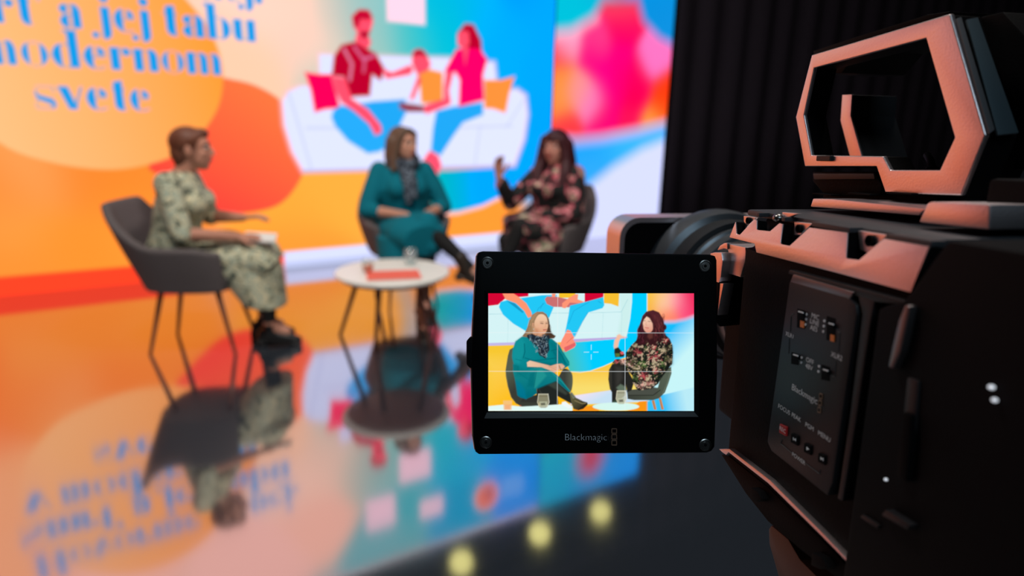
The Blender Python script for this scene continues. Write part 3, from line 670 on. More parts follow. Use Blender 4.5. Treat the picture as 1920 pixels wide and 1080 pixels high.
def person(pos, cfg):
    x, y, ang = pos; r = empty('person', (x, y, 0), rz=ang); tag(r, cfg['label'], 'person', None)
    g = cfg['grow']; lean = cfg.get('lean', 0.0)
    hipz = .555; sh = Vector((-.03+lean, 0, .985)); hd = Vector(cfg.get('head', (.02+lean, 0, 1.145)))
    # ---- body: one continuous skin surface
    bm = bmesh.new()
    loft(bm, [((-.03, 0, .47), (0, .13, 0), (.10, 0, 0)), ((-.03, 0, .56), (0, .165, 0), (.125, 0, 0)), ((-.03+lean*.2, 0, .68), (0, .135, 0), (.105, 0, 0)), ((-.02+lean*.6, 0, .82), (0, .145, 0), (.115, 0, 0)), ((-.025+lean, 0, .95), (0, .16, 0), (.09, 0, 0)), ((-.02+lean, 0, 1.01), (0, .07, 0), (.06, 0, 0))])
    capsule_chain(bm, [(-.015+lean, 0, .98), hd+Vector((-.012, 0, -.06))], [.058, .05])
    T, R3 = head(bm, hd, cfg['yaw'], cfg.get('tilt', 0), 1.03)
    arms = []
    for s, A in ((1, cfg['armL']), (-1, cfg['armR'])):
        S = sh+Vector((0, .165*s, -.025)); E, Wr = Vector(A['elbow']), Vector(A['wrist'])
        capsule_chain(bm, [S, S.lerp(E, .5), E, E.lerp(Wr, .35), Wr], [.052, .047, .040, .038, .026]); hand(bm, Wr, A['dir'], A['palm'], A['curl'], A['side'])
        arms.append((S, E, Wr, s))
    legs = []; calves = []
    for s, A in ((1, cfg['legL']), (-1, cfg['legR'])):
        Hp = Vector((.0, .085*s, .535)); K, An = Vector(A['knee']), Vector(A['ankle'])
        calf = K.lerp(An, .33)+Vector(A.get('calf', (-.012, 0, 0)))
        capsule_chain(bm, [Hp, Hp.lerp(K, .5), K, calf, K.lerp(An, .75), An], [.088, .075, .056, .052, .038, .033]); td = Vector(A['toe']).normalized(); tu = Vector((0, 0, 1)); tu = (tu-td*tu.dot(td)).normalized()
        capsule_chain(bm, [An, An+td*.1-tu*(.05 if cfg['boot'] else .02)], [.032, .026])
        legs.append((Hp, K, An, Vector(A['toe']))); calves.append(calf)
    link('body', fuse(bm, 'body', .0055, 5), cfg['skin'], r)
    face_bits(r, T, R3, 1.03, cfg['hairmat'])
    # ---- tights
    bm = bmesh.new()
    for (Hp, K, An, toe), calf in zip(legs, calves):
        e = .006
        top = Hp.lerp(K, .80)
        pts = [top, K, calf, K.lerp(An, .75), An]; rr = [.060+e, .056+e, .052+e, .038+e, .033+e]
        if cfg.get('bare_ankle'): pts[-1] = K.lerp(An, cfg['bare_ankle']); rr[-1] = .036+e
        capsule_chain(bm, pts, rr)
    link('tights', fuse(bm, 'tights', .008, 3), cfg['tights'], r)
    # ---- shoes
    for (Hp, K, An, toe), kk in zip(legs, ('legL', 'legR')):
        bm = bmesh.new(); shoe(bm, An, toe, cfg['heel'], cfg['boot'], An-K); link('shoe' if not cfg['boot'] else 'boot', fuse(bm, 'shoe', .006, 3), cfg['shoemat'], r)
    # ---- dress: bodice, sleeves, skirt in one surface
    bm = bmesh.new()
    loft(bm, [((-.03, 0, .465), (0, .19+g, 0), (.155+g, 0, 0)), ((-.025, 0, .60), (0, .175+g, 0), (.145+g, 0, 0)), ((-.02+lean*.3, 0, .71), (0, .155+g, 0), (.125+g, 0, 0)), ((.0+lean*.6, 0, .84), (0, .165+g, 0), (.138+g, 0, 0)), ((-.015+lean, 0, .95), (0, .175, 0), (.105, 0, 0)), ((-.015+lean, 0, 1.015), (0, .085, 0), (.068, 0, 0))])
    add_ell(bm, (.085+lean*.7+g*.6, .07, .845), (.07, .075, .075)); add_ell(bm, (.085+lean*.7+g*.6, -.07, .845), (.07, .075, .075))
    for S, E, Wr, s in arms:
        q = cfg['sleeve']; pts = [S, S.lerp(E, .5), E]; rr = [.068, .063+g*.2, .058]
        if q > 0: pts.append(E.lerp(Wr, q)); rr.append(.052)
        capsule_chain(bm, pts, rr)
    for sk in cfg['skirt']: loft(bm, sk)
    for (Hp, K, An, toe) in legs: capsule_chain(bm, [Hp, Hp.lerp(K, .5), Hp.lerp(K, cfg['thigh'])], [.105+g*.4, .095+g*.2, .086])
    link('dress', fuse(bm, 'dress', .008, 5), cfg['dress'], r)
    # ---- hair
    bm = bmesh.new(); cfg['hair'](bm, T, R3); link('hair', fuse(bm, 'hair', .007, 4), cfg['hairmat'], r)
    if 'extra' in cfg: cfg['extra'](r, T, R3, lean)
    return r
M_skin1 = mat('skin_warm', (196, 136, 112), 0.55, noise=.06, scale=12); M_skin2 = mat('skin_light', (206, 148, 124), 0.55, noise=.06, scale=12); M_skin3 = mat('skin_rosy', (204, 138, 120), 0.55, noise=.06, scale=12)
M_tights = mat('black_tights', (22, 21, 22), 0.75); M_shoe1 = mat('black_leather', (14, 13, 14), 0.45); M_boot = mat('dark_brown_leather', (52, 42, 34), 0.45)
M_hair1 = mat('auburn_hair', (112, 64, 44), 0.55, noise=.4, scale=60, stretch=(1, 1, .15)); M_hair2 = mat('brown_hair', (104, 80, 64), 0.55, noise=.4, scale=60, stretch=(1, 1, .15)); M_hair3 = mat('dark_red_hair', (66, 26, 32), 0.5, noise=.4, scale=60, stretch=(1, 1, .15))
M_dress1 = pattern_mat('green_leaf_print', [(0.30, (54, 62, 56)), (0.40, (110, 120, 104)), (0.50, (216, 206, 170)), (0.58, (160, 176, 160)), (0.70, (232, 214, 172))], 26, seed=1)
M_teal = mat('teal_knit', (8, 114, 132), 0.85, spec=.2, noise=.12, scale=90, bump=.15)
M_floral = pattern_mat('dark_floral_print', [(0.43, (14, 14, 16)), (0.50, (22, 30, 24)), (0.55, (200, 74, 96)), (0.59, (230, 156, 160)), (0.64, (70, 92, 56)), (0.72, (226, 206, 178))], 12, seed=5, detail=1.2)
M_scarf = pattern_mat('navy_mottled_scarf', [(0.36, (18, 24, 36)), (0.5, (40, 50, 66)), (0.6, (120, 132, 146)), (0.72, (26, 34, 48))], 40, seed=3)
def hair_short(bm, T, R3):
    add_ell(bm, T((-.020, 0, .036)), (.100, .084, .088), R3); add_ell(bm, T((.046, .012, .082)), (.046, .060, .030), R3)
    add_ell(bm, T((-.058, 0, -.020)), (.055, .070, .075), R3); capsule_chain(bm, [T((-.05, 0, -.05)), T((-.052, 0, -.10))], [.055, .04])
    for s in (-1, 1): capsule_chain(bm, [T((.028, .074*s, .05)), T((.022, .078*s, .012))], [.016, .010])
def hair_mid(bm, T, R3):
    add_ell(bm, T((-.020, 0, .036)), (.099, .083, .090), R3); add_ell(bm, T((.030, .0, .088)), (.055, .062, .026), R3)
    for s in (-1, 1):
        capsule_chain(bm, [T((.046, .062*s, .070)), T((.022, .080*s, .01)), T((.004, .086*s, -.07)), T((.002, .092*s, -.135)), T((.012, .112*s, -.165))], [.022, .026, .032, .034, .018])
        capsule_chain(bm, [T((-.04, .06*s, .02)), T((-.055, .066*s, -.08)), T((-.055, .075*s, -.16))], [.05, .046, .03])
    capsule_chain(bm, [T((-.07, 0, 0)), T((-.075, 0, -.15))], [.06, .045])
def hair_long(bm, T, R3):
    add_ell(bm, T((-.018, 0, .040)), (.106, .094, .096), R3); add_ell(bm, T((.046, .0, .080)), (.05, .066, .032), R3); add_ell(bm, T((.078, .0, .062)), (.02, .05, .02), R3)
    for s in (-1, 1):
        capsule_chain(bm, [T((.052, .068*s, .060)), T((.030, .088*s, -.01)), T((.026, .098*s, -.09)), T((.050, .105*s, -.17)), T((.075, .095*s, -.24)), T((.07, .09*s, -.285))], [.026, .034, .042, .046, .040, .018])
        capsule_chain(bm, [T((-.03, .065*s, .02)), T((-.045, .085*s, -.1)), T((-.055, .095*s, -.23))], [.058, .060, .036])
    capsule_chain(bm, [T((-.07, 0, 0)), T((-.085, 0, -.2))], [.065, .055])
def scarf(r, T, R3, lean):
    bm = bmesh.new()
    for k_ in range(3):
        pts = [(-.015+lean+.088*math.cos(a)+.012*k_, .090*math.sin(a), 1.0+.022*k_-.028*math.cos(a)) for a in np.linspace(0, 2*math.pi, 15)]
        capsule_chain(bm, pts, [.032]*15, 10)
    for y0, y1, z1 in ((.02, .035, .80), (-.02, -.012, .76), (.0, .01, .84)): capsule_chain(bm, [(.085+lean, y0, .98), (.155+lean, (y0+y1)/2, .90), (.178+lean, y1, z1)], [.036, .034, .022], 10)
    link('scarf', fuse(bm, 'scarf', .007, 2), M_scarf, r)
def skirt_sec(c, w_, d): return (c, w_, d)
# woman in profile on the left
def paper1(r, T, R3, lean):
    bm = bmesh.new(); add_box(bm, (.40, -.05, .655), (.21, .15, .004), 0, rot=Matrix.Rotation(.12, 3, 'Y')); 
person(POS1, dict(label='woman with short auburn hair and green leaf-print dress seated in profile', grow=.0, lean=.06, head=(.12, 0, 1.135), yaw=math.radians(4), skin=M_skin1, hairmat=M_hair1, hair=hair_short,
    tights=M_tights, heel=.03, boot=.0, shoemat=M_shoe1, dress=M_dress1, sleeve=.0, thigh=.95, bare_ankle=.86,
    armL=dict(elbow=(.10, .25, .73), wrist=(.30, .20, .725), dir=(1, -.1, .1), palm=(0, 0, -1), curl=.5, side=1), armR=dict(elbow=(.10, -.235, .70), wrist=(.35, -.13, .668), dir=(1, .30, -.08), palm=(0, .3, -1), curl=.45, side=-1),
    legL=dict(knee=(.47, .09, .535), ankle=(.40, .09, .115), toe=(1, .05, -.1)), legR=dict(knee=(.47, -.075, .535), ankle=(.47, -.06, .115), toe=(1, -.05, -.1)),
    skirt=[[((.0, 0, .53), (0, .20, 0), (0, 0, .13)), ((.25, 0, .54), (0, .205, 0), (0, 0, .115)), ((.44, 0, .53), (0, .195, 0), (.02, 0, .10)), ((.50, 0, .48), (0, .185, 0), (.06, 0, .05))], [((.30, 0, .56), (0, .20, 0), (.20, 0, .03)), ((.34, 0, .46), (0, .20, 0), (.215, 0, 0)), ((.40, 0, .36), (0, .195, 0), (.16, 0, -.02)), ((.44, 0, .255), (0, .19, 0), (.125, 0, -.02))]]))
# woman in teal, legs crossed, hands clasped
person(POS2, dict(label='woman in teal dress and dark scarf seated with crossed legs and clasped hands', grow=.035, lean=.02, head=(.03, 0, 1.145), yaw=math.radians(34), skin=M_skin2, hairmat=M_hair2, hair=hair_mid, extra=scarf,
    tights=M_tights, heel=.03, boot=.06, shoemat=M_boot, dress=M_teal, sleeve=.25, thigh=1.0,
    armL=dict(elbow=(.05, .29, .70), wrist=(.265, .075, .672), dir=(.55, -.8, -.1), palm=(0, 0, -1), curl=.55, side=-1), armR=dict(elbow=(.08, -.285, .70), wrist=(.285, -.055, .682), dir=(.45, .85, -.1), palm=(0, 0, -1), curl=.55, side=1),
    legL=dict(knee=(.42, .07, .50), ankle=(.38, .02, .095), toe=(1, .1, 0)), legR=dict(knee=(.43, .05, .64), ankle=(.58, .30, .36), toe=(.6, .75, -.35), calf=(0, 0, -.01)),
    skirt=[[((-.02, 0, .53), (0, .23, 0), (0, 0, .14)), ((.2, 0, .56), (0, .225, 0), (0, 0, .13)), ((.38, 0, .57), (0, .20, 0), (0, 0, .125)), ((.50, .02, .54), (0, .15, 0), (.02, 0, .11))],
           [((.22, -.06, .54), (0, .19, 0), (.22, 0, .0)), ((.27, -.09, .40), (0, .16, 0), (.19, 0, 0)), ((.27, -.10, .30), (0, .13, 0), (.15, 0, 0))]]))
# woman in floral dress, one hand raised
person(POS3, dict(label='woman with long dark red hair and floral dress raising one hand', grow=.03, lean=.0, head=(.01, 0, 1.14), yaw=math.radians(14), skin=M_skin3, hairmat=M_hair3, hair=hair_long,
    tights=M_tights, heel=.03, boot=.06, shoemat=M_shoe1, dress=M_floral, sleeve=.72, thigh=.85,
    armL=dict(elbow=(.10, .27, .70), wrist=(.28, .06, .66), dir=(.6, -.75, -.1), palm=(0, 0, -1), curl=.4, side=-1), armR=dict(elbow=(.22, -.24, .73), wrist=(.36, -.23, .93), dir=(.15, .1, 1), palm=(.3, 1, 0), curl=.35, side=1),
    legL=dict(knee=(.44, .06, .62), ankle=(.57, -.07, .24), toe=(.85, -.2, -.3)), legR=dict(knee=(.43, -.08, .50), ankle=(.40, -.07, .095), toe=(1, 0, 0)),
    skirt=[[((-.02, 0, .53), (0, .22, 0), (0, 0, .14)), ((.2, 0, .56), (0, .215, 0), (0, 0, .125)), ((.36, .02, .58), (0, .18, 0), (0, 0, .11)), ((.46, .03, .58), (0, .12, 0), (.02, 0, .085))],
           [((.20, .08, .54), (0, .15, 0), (.2, 0, .0)), ((.25, .10, .42), (0, .12, 0), (.16, 0, 0)), ((.26, .10, .36), (0, .09, 0), (.12, 0, 0))]]))
# sheet of notes under the first woman's hand
pp = Matrix.Translation((POS1[0], POS1[1], 0)) @ Matrix.Rotation(POS1[2], 4, 'Z') @ Vector((.46, -.07, .652))
r = empty('note_sheets', pp, rz=POS1[2]+.2); r.rotation_euler = (.22, .08, POS1[2]+.1)
bm = bmesh.new(); add_box(bm, (0, 0, 0), (.17, .12, .012), .001); o = obj('paper_stack', bm, M_paper, r)
tag(r, 'white note sheets on the lap of the woman in green print', 'paper')
# ---------------------------------------------------------------- broadcast camera in the foreground
# local frame: x = backwards (towards us), y = up, z = left; lengths in mm from the monitor hinge
_d = ray(740, 288); FW = _d/np.linalg.norm(_d); CB = -FW
CUP = np.array([0, 0, 1.0]); CUP = CUP-FW*(CUP@FW); CUP /= np.linalg.norm(CUP)
CL = np.cross(CUP, FW)
_d = ray(1345, 660); CO = CE+_d*(.356/(_d@CF))
BASE = (70.0, -76.0, -80.0)
def loc_world(b, u, l): return CO+(CB*b+CUP*u+CL*l)/1000
CROT = Matrix([[CB[i], CUP[i], CL[i]] for i in range(3)])
vc = empty('video_camera', loc_world(*BASE), rot=CROT)
tag(vc, 'dark broadcast video camera with top handle and fold-out monitor, close in the foreground', 'video camera')
def V(b, u, l): return Vector(((b-BASE[0])/1000, (u-BASE[1])/1000, (l-BASE[2])/1000))
def to_loc(P):
    q = np.asarray(P)-CO; return (q@CB*1000, q@CUP*1000, q@CL*1000)
def PX(x, y, l):
    d = ray(x, y); t = ((CO-CE)@CL+l/1000)/(d@CL); return to_loc(CE+d*t)
def PXB(x, y, b_):
    d = ray(x, y); t = ((CO-CE)@CB+b_/1000)/(d@CB); return to_loc(CE+d*t)
M_metal = mat('satin_graphite', (222, 208, 210), 0.38, metal=1.0, noise=.05, scale=900, bump=.06)
M_mid = mat('dark_satin_metal', (118, 112, 114), 0.42, metal=1.0, noise=.05, scale=900, bump=.05)
M_body = mat('graphite_black', (10, 9, 10), 0.55, spec=.05, noise=.15, scale=900, bump=.08)
M_panelm = mat('panel_satin', (25, 24, 27), 0.5, metal=.2, noise=.05, scale=900, bump=.04)
M_rub = mat('black_rubber', (8, 7, 9), 0.7, spec=.1)
M_ink = mat('white_print', (214, 214, 218), 0.6, emit=(214, 214, 218), estr=.0)
M_inkdim = mat('grey_print', (60, 60, 62), 0.6); M_inkbrown = mat('copper_print', (112, 84, 66), 0.5)
def prism_px(name, pxs, l0, l1, material, parent=None, bevel=.0, seg=2, plane=PX):
    P = [plane(x, y, l0) for x, y in pxs]; bm = bmesh.new()
    off = Vector((0, 0, (l1-l0)/1000)) if plane is PX else Vector(((l1-l0)/1000, 0, 0))
    add_prism(bm, [V(*p) for p in P], off, bevel/1000, seg)
    return auto_smooth(obj(name, bm, material, parent or vc), 40)
def box_l(name, b0, b1, u0, u1, l0, l1, material, parent=None, bevel=1.0):
    bm = bmesh.new(); c = V((b0+b1)/2, (u0+u1)/2, (l0+l1)/2); add_box(bm, c, ((b1-b0)/1000, (u1-u0)/1000, abs(l1-l0)/1000), bevel/1000)
    return auto_smooth(obj(name, bm, material, parent or vc), 40)
# -- main housing
sec = [(-54, -1.5), (61, -1.5), (62, -6), (77, -12), (79, -20), (79, -140), (62, -156), (-54, -158), (-60, -150), (-60, -9)]
bm = bmesh.new(); add_prism(bm, [V(17, u, l) for u, l in sec], Vector((.175, 0, 0)), .0012); body = auto_smooth(obj('housing', bm, M_body, vc), 40)
sec2 = [(-50, -22), (52, -22), (66, -40), (66, -118), (52, -138), (-50, -138)]
bm = bmesh.new(); add_prism(bm, [V(-34, u, l) for u, l in sec2], Vector((.0508, 0, 0)), .003); auto_smooth(obj('front_plate', bm, M_body, vc), 40)
# -- slanted shoulder strip with four screw pockets
BA = (60.5, 0.0); BT = (79.5, -3.2)          # section line (u, l)
def on_bevel(x, y, dep=0.0):
    e = np.array([BT[0]-BA[0], BT[1]-BA[1]]); n = np.array([-e[1], e[0]]); n = n/np.linalg.norm(n)   # (u, l) normal, outwards
    d = ray(x, y); N = CUP*n[0]+CL*n[1]; P0 = CO+(CUP*BA[0]+CL*BA[1])/1000
    t = ((P0-CE)@N)/(d@N); return to_loc(CE+d*t)
c6 = lambda x, y: (1340+x*.22917, 340+y*.22917)
strip = [(120, 458), (170, 330), (178, 430), (205, 437), (322, 312), (345, 318), (343, 388), (352, 398), (452, 408), (530, 342), (556, 350), (538, 500), (546, 514), (612, 528), (775, 378), (1086, 420), (1074, 618), (1084, 632), (1180, 644), (1384, 468), (1752, 535), (1602, 908), (1000, 748), (340, 582), (326, 510)]
e_ = np.array([BT[0]-BA[0], BT[1]-BA[1]]); bn = np.array([-e_[1], e_[0]])/np.linalg.norm(e_)
bm = bmesh.new(); add_prism(bm, [V(*on_bevel(*c6(*p))) for p in strip], Vector((0, -bn[0]*.0007, -bn[1]*.0007)), .0002)
shoulder = auto_smooth(obj('shoulder_strip', bm, M_metal, vc), 40)
bm = bmesh.new(); sh_ = Vector((0, -bn[0]*.0008, -bn[1]*.0008)); add_prism(bm, [V(*on_bevel(*c6(*p)))+sh_ for p in strip], Vector((0, -bn[0]*.005, -bn[1]*.005)), 0); auto_smooth(obj('strip_carrier', bm, M_body, vc), 40)
# top cover between strip and rail
M_top2 = mat('top_satin_grey', (58, 59, 63), .5, metal=.2, noise=.05, scale=900, bump=.05)
box_l('top_cover', 3, 126, 76.5, 79.8, -118, -9.0, M_top2, bevel=1.2)
for pa_, pb_ in (((322, 312), (345, 318)), ((530, 342), (556, 350)), ((775, 378), (1086, 420)), ((1384, 468), (1752, 535))):
    b0_, b1_ = on_bevel(*c6(*pa_))[0], on_bevel(*c6(*pb_))[0]; box_l('top_ledge', b0_, b1_, 77.6, 79.7, -10, -3.6, M_top2, bevel=.3)
# pocket walls with screws
M_screw = mat('screw_steel', (130, 128, 126), 0.3, metal=1.0)
for poly, sxy, rr in (([(236, 282), (335, 296), (262, 372), (238, 330)], (284, 320), 1.7), ([(650, 330), (800, 346), (700, 440), (650, 440)], (700, 388), 2.0), ([(1170, 402), (1412, 440), (1260, 590), (1185, 560)], (1282, 486), 2.3), ([(552, 252), (686, 264), (590, 300), (552, 290)], None, 0)):
    P = [PX(*c6(*p), -7.0) for p in poly]; bm = bmesh.new(); add_prism(bm, [V(*p) for p in P], Vector((0, 0, -.002)), .0003); obj('screw_pocket', bm, M_metal, vc)
    if rr:
        c = PX(*c6(*sxy), -6.8); bm = bmesh.new()
        add_lathe(bm, [(rr/1000, 0), (rr/1000, .0012), (rr*.72/1000, .0014), (rr*.66/1000, .0002), (0, .0002)], V(*c), (0, 0, 1), 24); auto_smooth(obj('pocket_screw', bm, M_rub, vc))
c = PX(*c6(522, 302), -6.0); bm = bmesh.new(); add_ell(bm, V(*c), (.0028, .0022, .0028)); add_cyl(bm, V(*c), V(c[0], c[1], c[2]-4), .0016, n=12); obj('strap_pin', bm, M_screw, vc, True)
# tiny print on the strip
# -- text helper
def text_on(s, size, O3, ax, ay, az, material, parent, align='CENTER', lift=.00025, name='lettering', thin=0.0):
    cu = bpy.data.curves.new('txt', 'FONT'); cu.body = s; cu.size = size; cu.offset = thin; cu.align_x = align; cu.align_y = 'CENTER'; cu.resolution_u = 3
    o = bpy.data.objects.new('txt', cu); COL.objects.link(o); dg = bpy.context.evaluated_depsgraph_get()
    me = bpy.data.meshes.new_from_object(o.evaluated_get(dg)); bpy.data.objects.remove(o); bpy.data.curves.remove(cu)
    ax, ay, az, O3 = Vector(ax), Vector(ay), Vector(az), Vector(O3)
    for v in me.vertices: v.co = O3+ax*v.co.x+ay*v.co.y+az*lift
    me.materials.clear(); return link(name, me, material, parent)
X3, Y3, Z3 = Vector((1, 0, 0)), Vector((0, 1, 0)), Vector((0, 0, 1))
# -- lower lip catching the orange light, skirt, left-side details
prism_px('edge_lip', [(1348, 842), (1354, 848), (1361, 853), (1366, 848), (1440, 906), (1540, 1005), (1625, 1092), (1629, 1092), (1543, 1001), (1443, 900), (1368, 842)], 1.5, -3, M_metal, bevel=.25)
prism_px('lower_skirt', [(1352, 852), (1366, 855), (1440, 914), (1540, 1012), (1612, 1088), (1575, 1088), (1500, 1030), (1440, 978), (1398, 925)], -1.0, -14, M_body, bevel=.5)
prism_px('skirt_knob', [(1407, 914), (1420, 922), (1428, 936), (1418, 942), (1406, 934)], 3.0, -3, M_rub, bevel=.6)
prism_px('skirt_knob', [(1522, 1036), (1540, 1046), (1552, 1064), (1538, 1068), (1520, 1060)], 3.0, -3, M_rub, bevel=.6)
# control panel
c5 = lambda x, y: (1400+x/2.571, 480+y/2.571)
panel = prism_px('control_panel', [(1480, 527), (1590, 558), (1604, 572), (1606, 590), (1561, 905), (1551, 930), (1446, 846), (1438, 828)], 3.2, -2, M_panelm, bevel=.9)
prism_px('panel_top_bevel', [(1487, 514), (1600, 548), (1592, 562), (1481, 529)], 3.0, -2, M_mid, bevel=.5)
prism_px('panel_rim', [(1608, 552), (1640, 562), (1633, 600), (1603, 800), (1580, 940), (1570, 935), (1594, 770), (1616, 590)], 2.0, -2, M_panelm, bevel=.6)
prism_px('panel_rail', [(1480, 506), (1706, 567), (1704, 572), (1640, 566), (1478, 513)], 2.0, -2, M_panelm, bevel=.4)
prism_px('grip_edge', [(1696, 571), (1706, 574), (1688, 660), (1673, 692), (1664, 688), (1672, 650), (1684, 600)], 7.0, -2, M_mid, bevel=1.0)
prism_px('side_door', [(1700, 706), (1722, 714), (1718, 770), (1706, 905), (1688, 895), (1692, 790)], 5.0, -2, M_panelm, bevel=1.0)
prism_px('door_latch', [(1692, 772), (1708, 778), (1706, 830), (1699, 905), (1680, 893), (1688, 800)], 6.5, -2, M_body, bevel=.8)
prism_px('lower_ledge', [(1660, 955), (1707, 985), (1700, 994), (1652, 966)], 7.0, -2, M_panelm, bevel=.6)
prism_px('lower_ledge', [(1616, 964), (1648, 985), (1644, 992), (1612, 970)], 5.0, -2, M_panelm, bevel=.6)
PA = 3.2
def p5(x, y, l=PA): return V(*PX(*c5(x, y), l))
def ptxt(s, x, y, size, material=None, align='CENTER'): return text_on(s, size/1000, p5(x, y), X3, Y3, Z3, material or M_ink, panel, align)
for s, x, y in (('MIC', 333, 293), ('LINE', 329, 321), ('AES', 326, 350)): ptxt(s, x, y, 3.0)
ptxt('OFF', 307, 507, 3.0); ptxt('48V', 303, 536, 3.0); ptxt('XLR1', 210, 382, 2.7); ptxt('XLR2', 436, 484, 2.9)
for s, x, y in (('FOCUS', 182, 740), ('PEAK', 241, 778), ('PGM', 305, 824), ('MENU', 376, 870)): ptxt(s, x, y, 2.9)
ptxt('POWER', 252, 977, 2.7)
ptxt('Blackmagic', 219, 630, 4.1, align='LEFT'); ptxt('design', 299, 688, 4.1, M_inkdim, align='LEFT')
for x, y in ((290, 282), (288, 305), (285, 330), (376, 313), (373, 338), (371, 364), (266, 490), (264, 514), (350, 532), (347, 557)):
    bm = bmesh.new(); add_cyl(bm, p5(x, y), p5(x, y)+Z3*.00025, .00055, n=10); obj('print_dot', bm, M_ink, panel)
M_orange = mat('orange_marker', (214, 110, 30), 0.5); M_white = mat('switch_white', (225, 225, 228), 0.5)
def switch(x0, x1, y0, y1, bar, orange):
    c = [(x0, y0), (x1, y0+ (x1-x0)*.3), (x1-2, y1+(x1-x0)*.2), (x0-2, y1)]
    P = [p5(*q, PA+.1) for q in c]; bm = bmesh.new(); add_prism(bm, P, Vector((0, 0, -.0015)), .0002); s_ = obj('slide_switch', bm, M_rub, panel)
    bx, by = bar; P = [p5(bx-13, by-5, PA+1.4), p5(bx+13, by+2, PA+1.4), p5(bx+13, by+24, PA+1.4), p5(bx-13, by+17, PA+1.4)]
    bm = bmesh.new(); add_prism(bm, P, Vector((0, 0, -.0012)), .0003); obj('switch_cap', bm, M_rub, s_)
    P = [p5(bx-12, by-6, PA+1.5), p5(bx+12, by+1, PA+1.5), p5(bx+12, by+7, PA+1.5), p5(bx-12, by, PA+1.5)]
    bm = bmesh.new(); add_prism(bm, P, Vector((0, 0, -.0003))); obj('white_mark', bm, M_white, s_)
    if orange:
        ox, oy = orange; P = [p5(ox-9, oy-14, PA+.5), p5(ox+9, oy-9, PA+.5), p5(ox+8, oy+22, PA+.5), p5(ox-10, oy+17, PA+.5)]
        bm = bmesh.new(); add_prism(bm, P, Vector((0, 0, -.0003))); obj('orange_mark', bm, M_orange, s_)
switch(243, 282, 252, 345, (260, 270), (267, 325)); switch(385, 430, 288, 405, (406, 327), (412, 392)); switch(215, 252, 462, 520, (235, 478), None); switch(360, 402, 522, 596, (379, 550), None)
def pline(pts): 
    bm = bmesh.new()
    for a, b_ in zip(pts, pts[1:]): add_tube(bm, [p5(*a)+Z3*.0001, p5(*b_)+Z3*.0001], .00016, 4)
    obj('printed_line', bm, M_inkdim, panel)
pline([(440, 365), (451, 370), (444, 462)]); pline([(432, 508), (426, 582), (414, 580)]); pline([(218, 282), (228, 280)]); pline([(215, 290), (211, 365)]); pline([(206, 398), (203, 470)])
for k_ in range(3):
    x, y = 361-k_*4, 676+k_*33
    P = [(x-6, y-13), (x+7, y-9), (x+5, y+14), (x-8, y+10), (x-6, y-13)]; bm = bmesh.new()
    for a, b_ in zip(P, P[1:]): add_tube(bm, [p5(*a)+Z3*.0002, p5(*b_)+Z3*.0002], .00028, 5)
    obj('emblem_square', bm, M_inkbrown, panel)
M_rec = mat('dark_red_button', (120, 26, 28), 0.45, emit=(150, 24, 26), estr=.12)
def button(x, y, material, glyph):
    P = [p5(x-17, y-30, PA+.8), p5(x+17, y-14, PA+.8), p5(x+14, y+32, PA+.8), p5(x-20, y+14, PA+.8)]
    bm = bmesh.new(); add_prism(bm, P, Vector((0, 0, -.001)), .0004); b_ = obj('push_button', bm, material, panel)
    G = {'prev': [[(6, -7), (6, 7), (-5, 0)], [(-7, -7), (-5, -7), (-5, 7), (-7, 7)]], 'play': [[(-5, -8), (7, 0), (-5, 8)]], 'next': [[(-6, -7), (5, 0), (-6, 7)], [(5, -7), (7.5, -7), (7.5, 7), (5, 7)]]}
    if glyph in G:
        for g in G[glyph]: bm = bmesh.new(); add_prism(bm, [p5(x+a, y+q+a*.4, PA+1.0) for a, q in g], Vector((0, 0, -.0002))); obj('button_symbol', bm, M_ink, b_)
    else: text_on(glyph, .0027, p5(x, y, PA+.85), X3, Y3, Z3, M_ink, b_)
button(175, 838, M_rec, 'REC'); button(230, 884, M_rub, 'prev'); button(293, 930, M_rub, 'play'); button(361, 978, M_rub, 'next')
pline([(170, 885), (165, 905), (225, 955)]); pline([(285, 1000), (352, 1050), (356, 1030)])
# -- rear part: dark block, battery plate
bm = bmesh.new(); add_prism(bm, [V(b_, u, 4) for b_, u in ((118, -60), (118, 54), (129, 59), (143, 82), (205, 82), (205, -60))], Vector((0, 0, -.164)), .002); auto_smooth(obj('rear_housing', bm, M_rub, vc), 40)
box_l('battery', 205.5, 262, -56, 66, -140, -20, M_rub, bevel=6)
M_speck = mat('speck_white', (230, 235, 240), 0.3, emit=(235, 240, 250), estr=.8)  # tiny white emissive beads
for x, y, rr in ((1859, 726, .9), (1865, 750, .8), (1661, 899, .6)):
    bm = bmesh.new(); add_ell(bm, V(*PX(x, y, 5.6 if x > 1700 else 6.8)), (rr/1000, rr*.7/1000, rr/1000), u=12, v=8); obj('white_speck', bm, M_speck, vc, True)
# -- top rail, rear block, handle
prism_px('top_rail', [(1524, 372), (1560, 373), (1736, 391), (1722, 404), (1519, 388)], -40, -112, M_metal, bevel=.8)
prism_px('rear_block', [(1738, 381), (1745, 378), (1856, 383), (1854, 431), (1722, 417)], -30, -120, M_metal, bevel=1.0)
for x in (1548, 1618, 1692):
    bm = bmesh.new(); add_box(bm, V(PX(x, 376, -60)[0], PX(x, 376, -60)[1]+3.4, -60), (.016, .0006, .006)); obj('rail_slot', bm, M_rub, vc)
box_l('handle_pedestal', -18, 62, 79.8, 92, -104, -68, M_body, bevel=1.5)
box_l('viewfinder_mount', 105, 190, 84, 100, -150, -48, M_rub, bevel=2)
HLFT = -60.0
handle = empty('top_handle', (0, 0, 0)); handle.parent = vc
OUT = [(1522, 103), (1492, 220), (1509, 312), (1643, 312), (1660, 362), (1802, 366), (1847, 253), (1781, 26)]
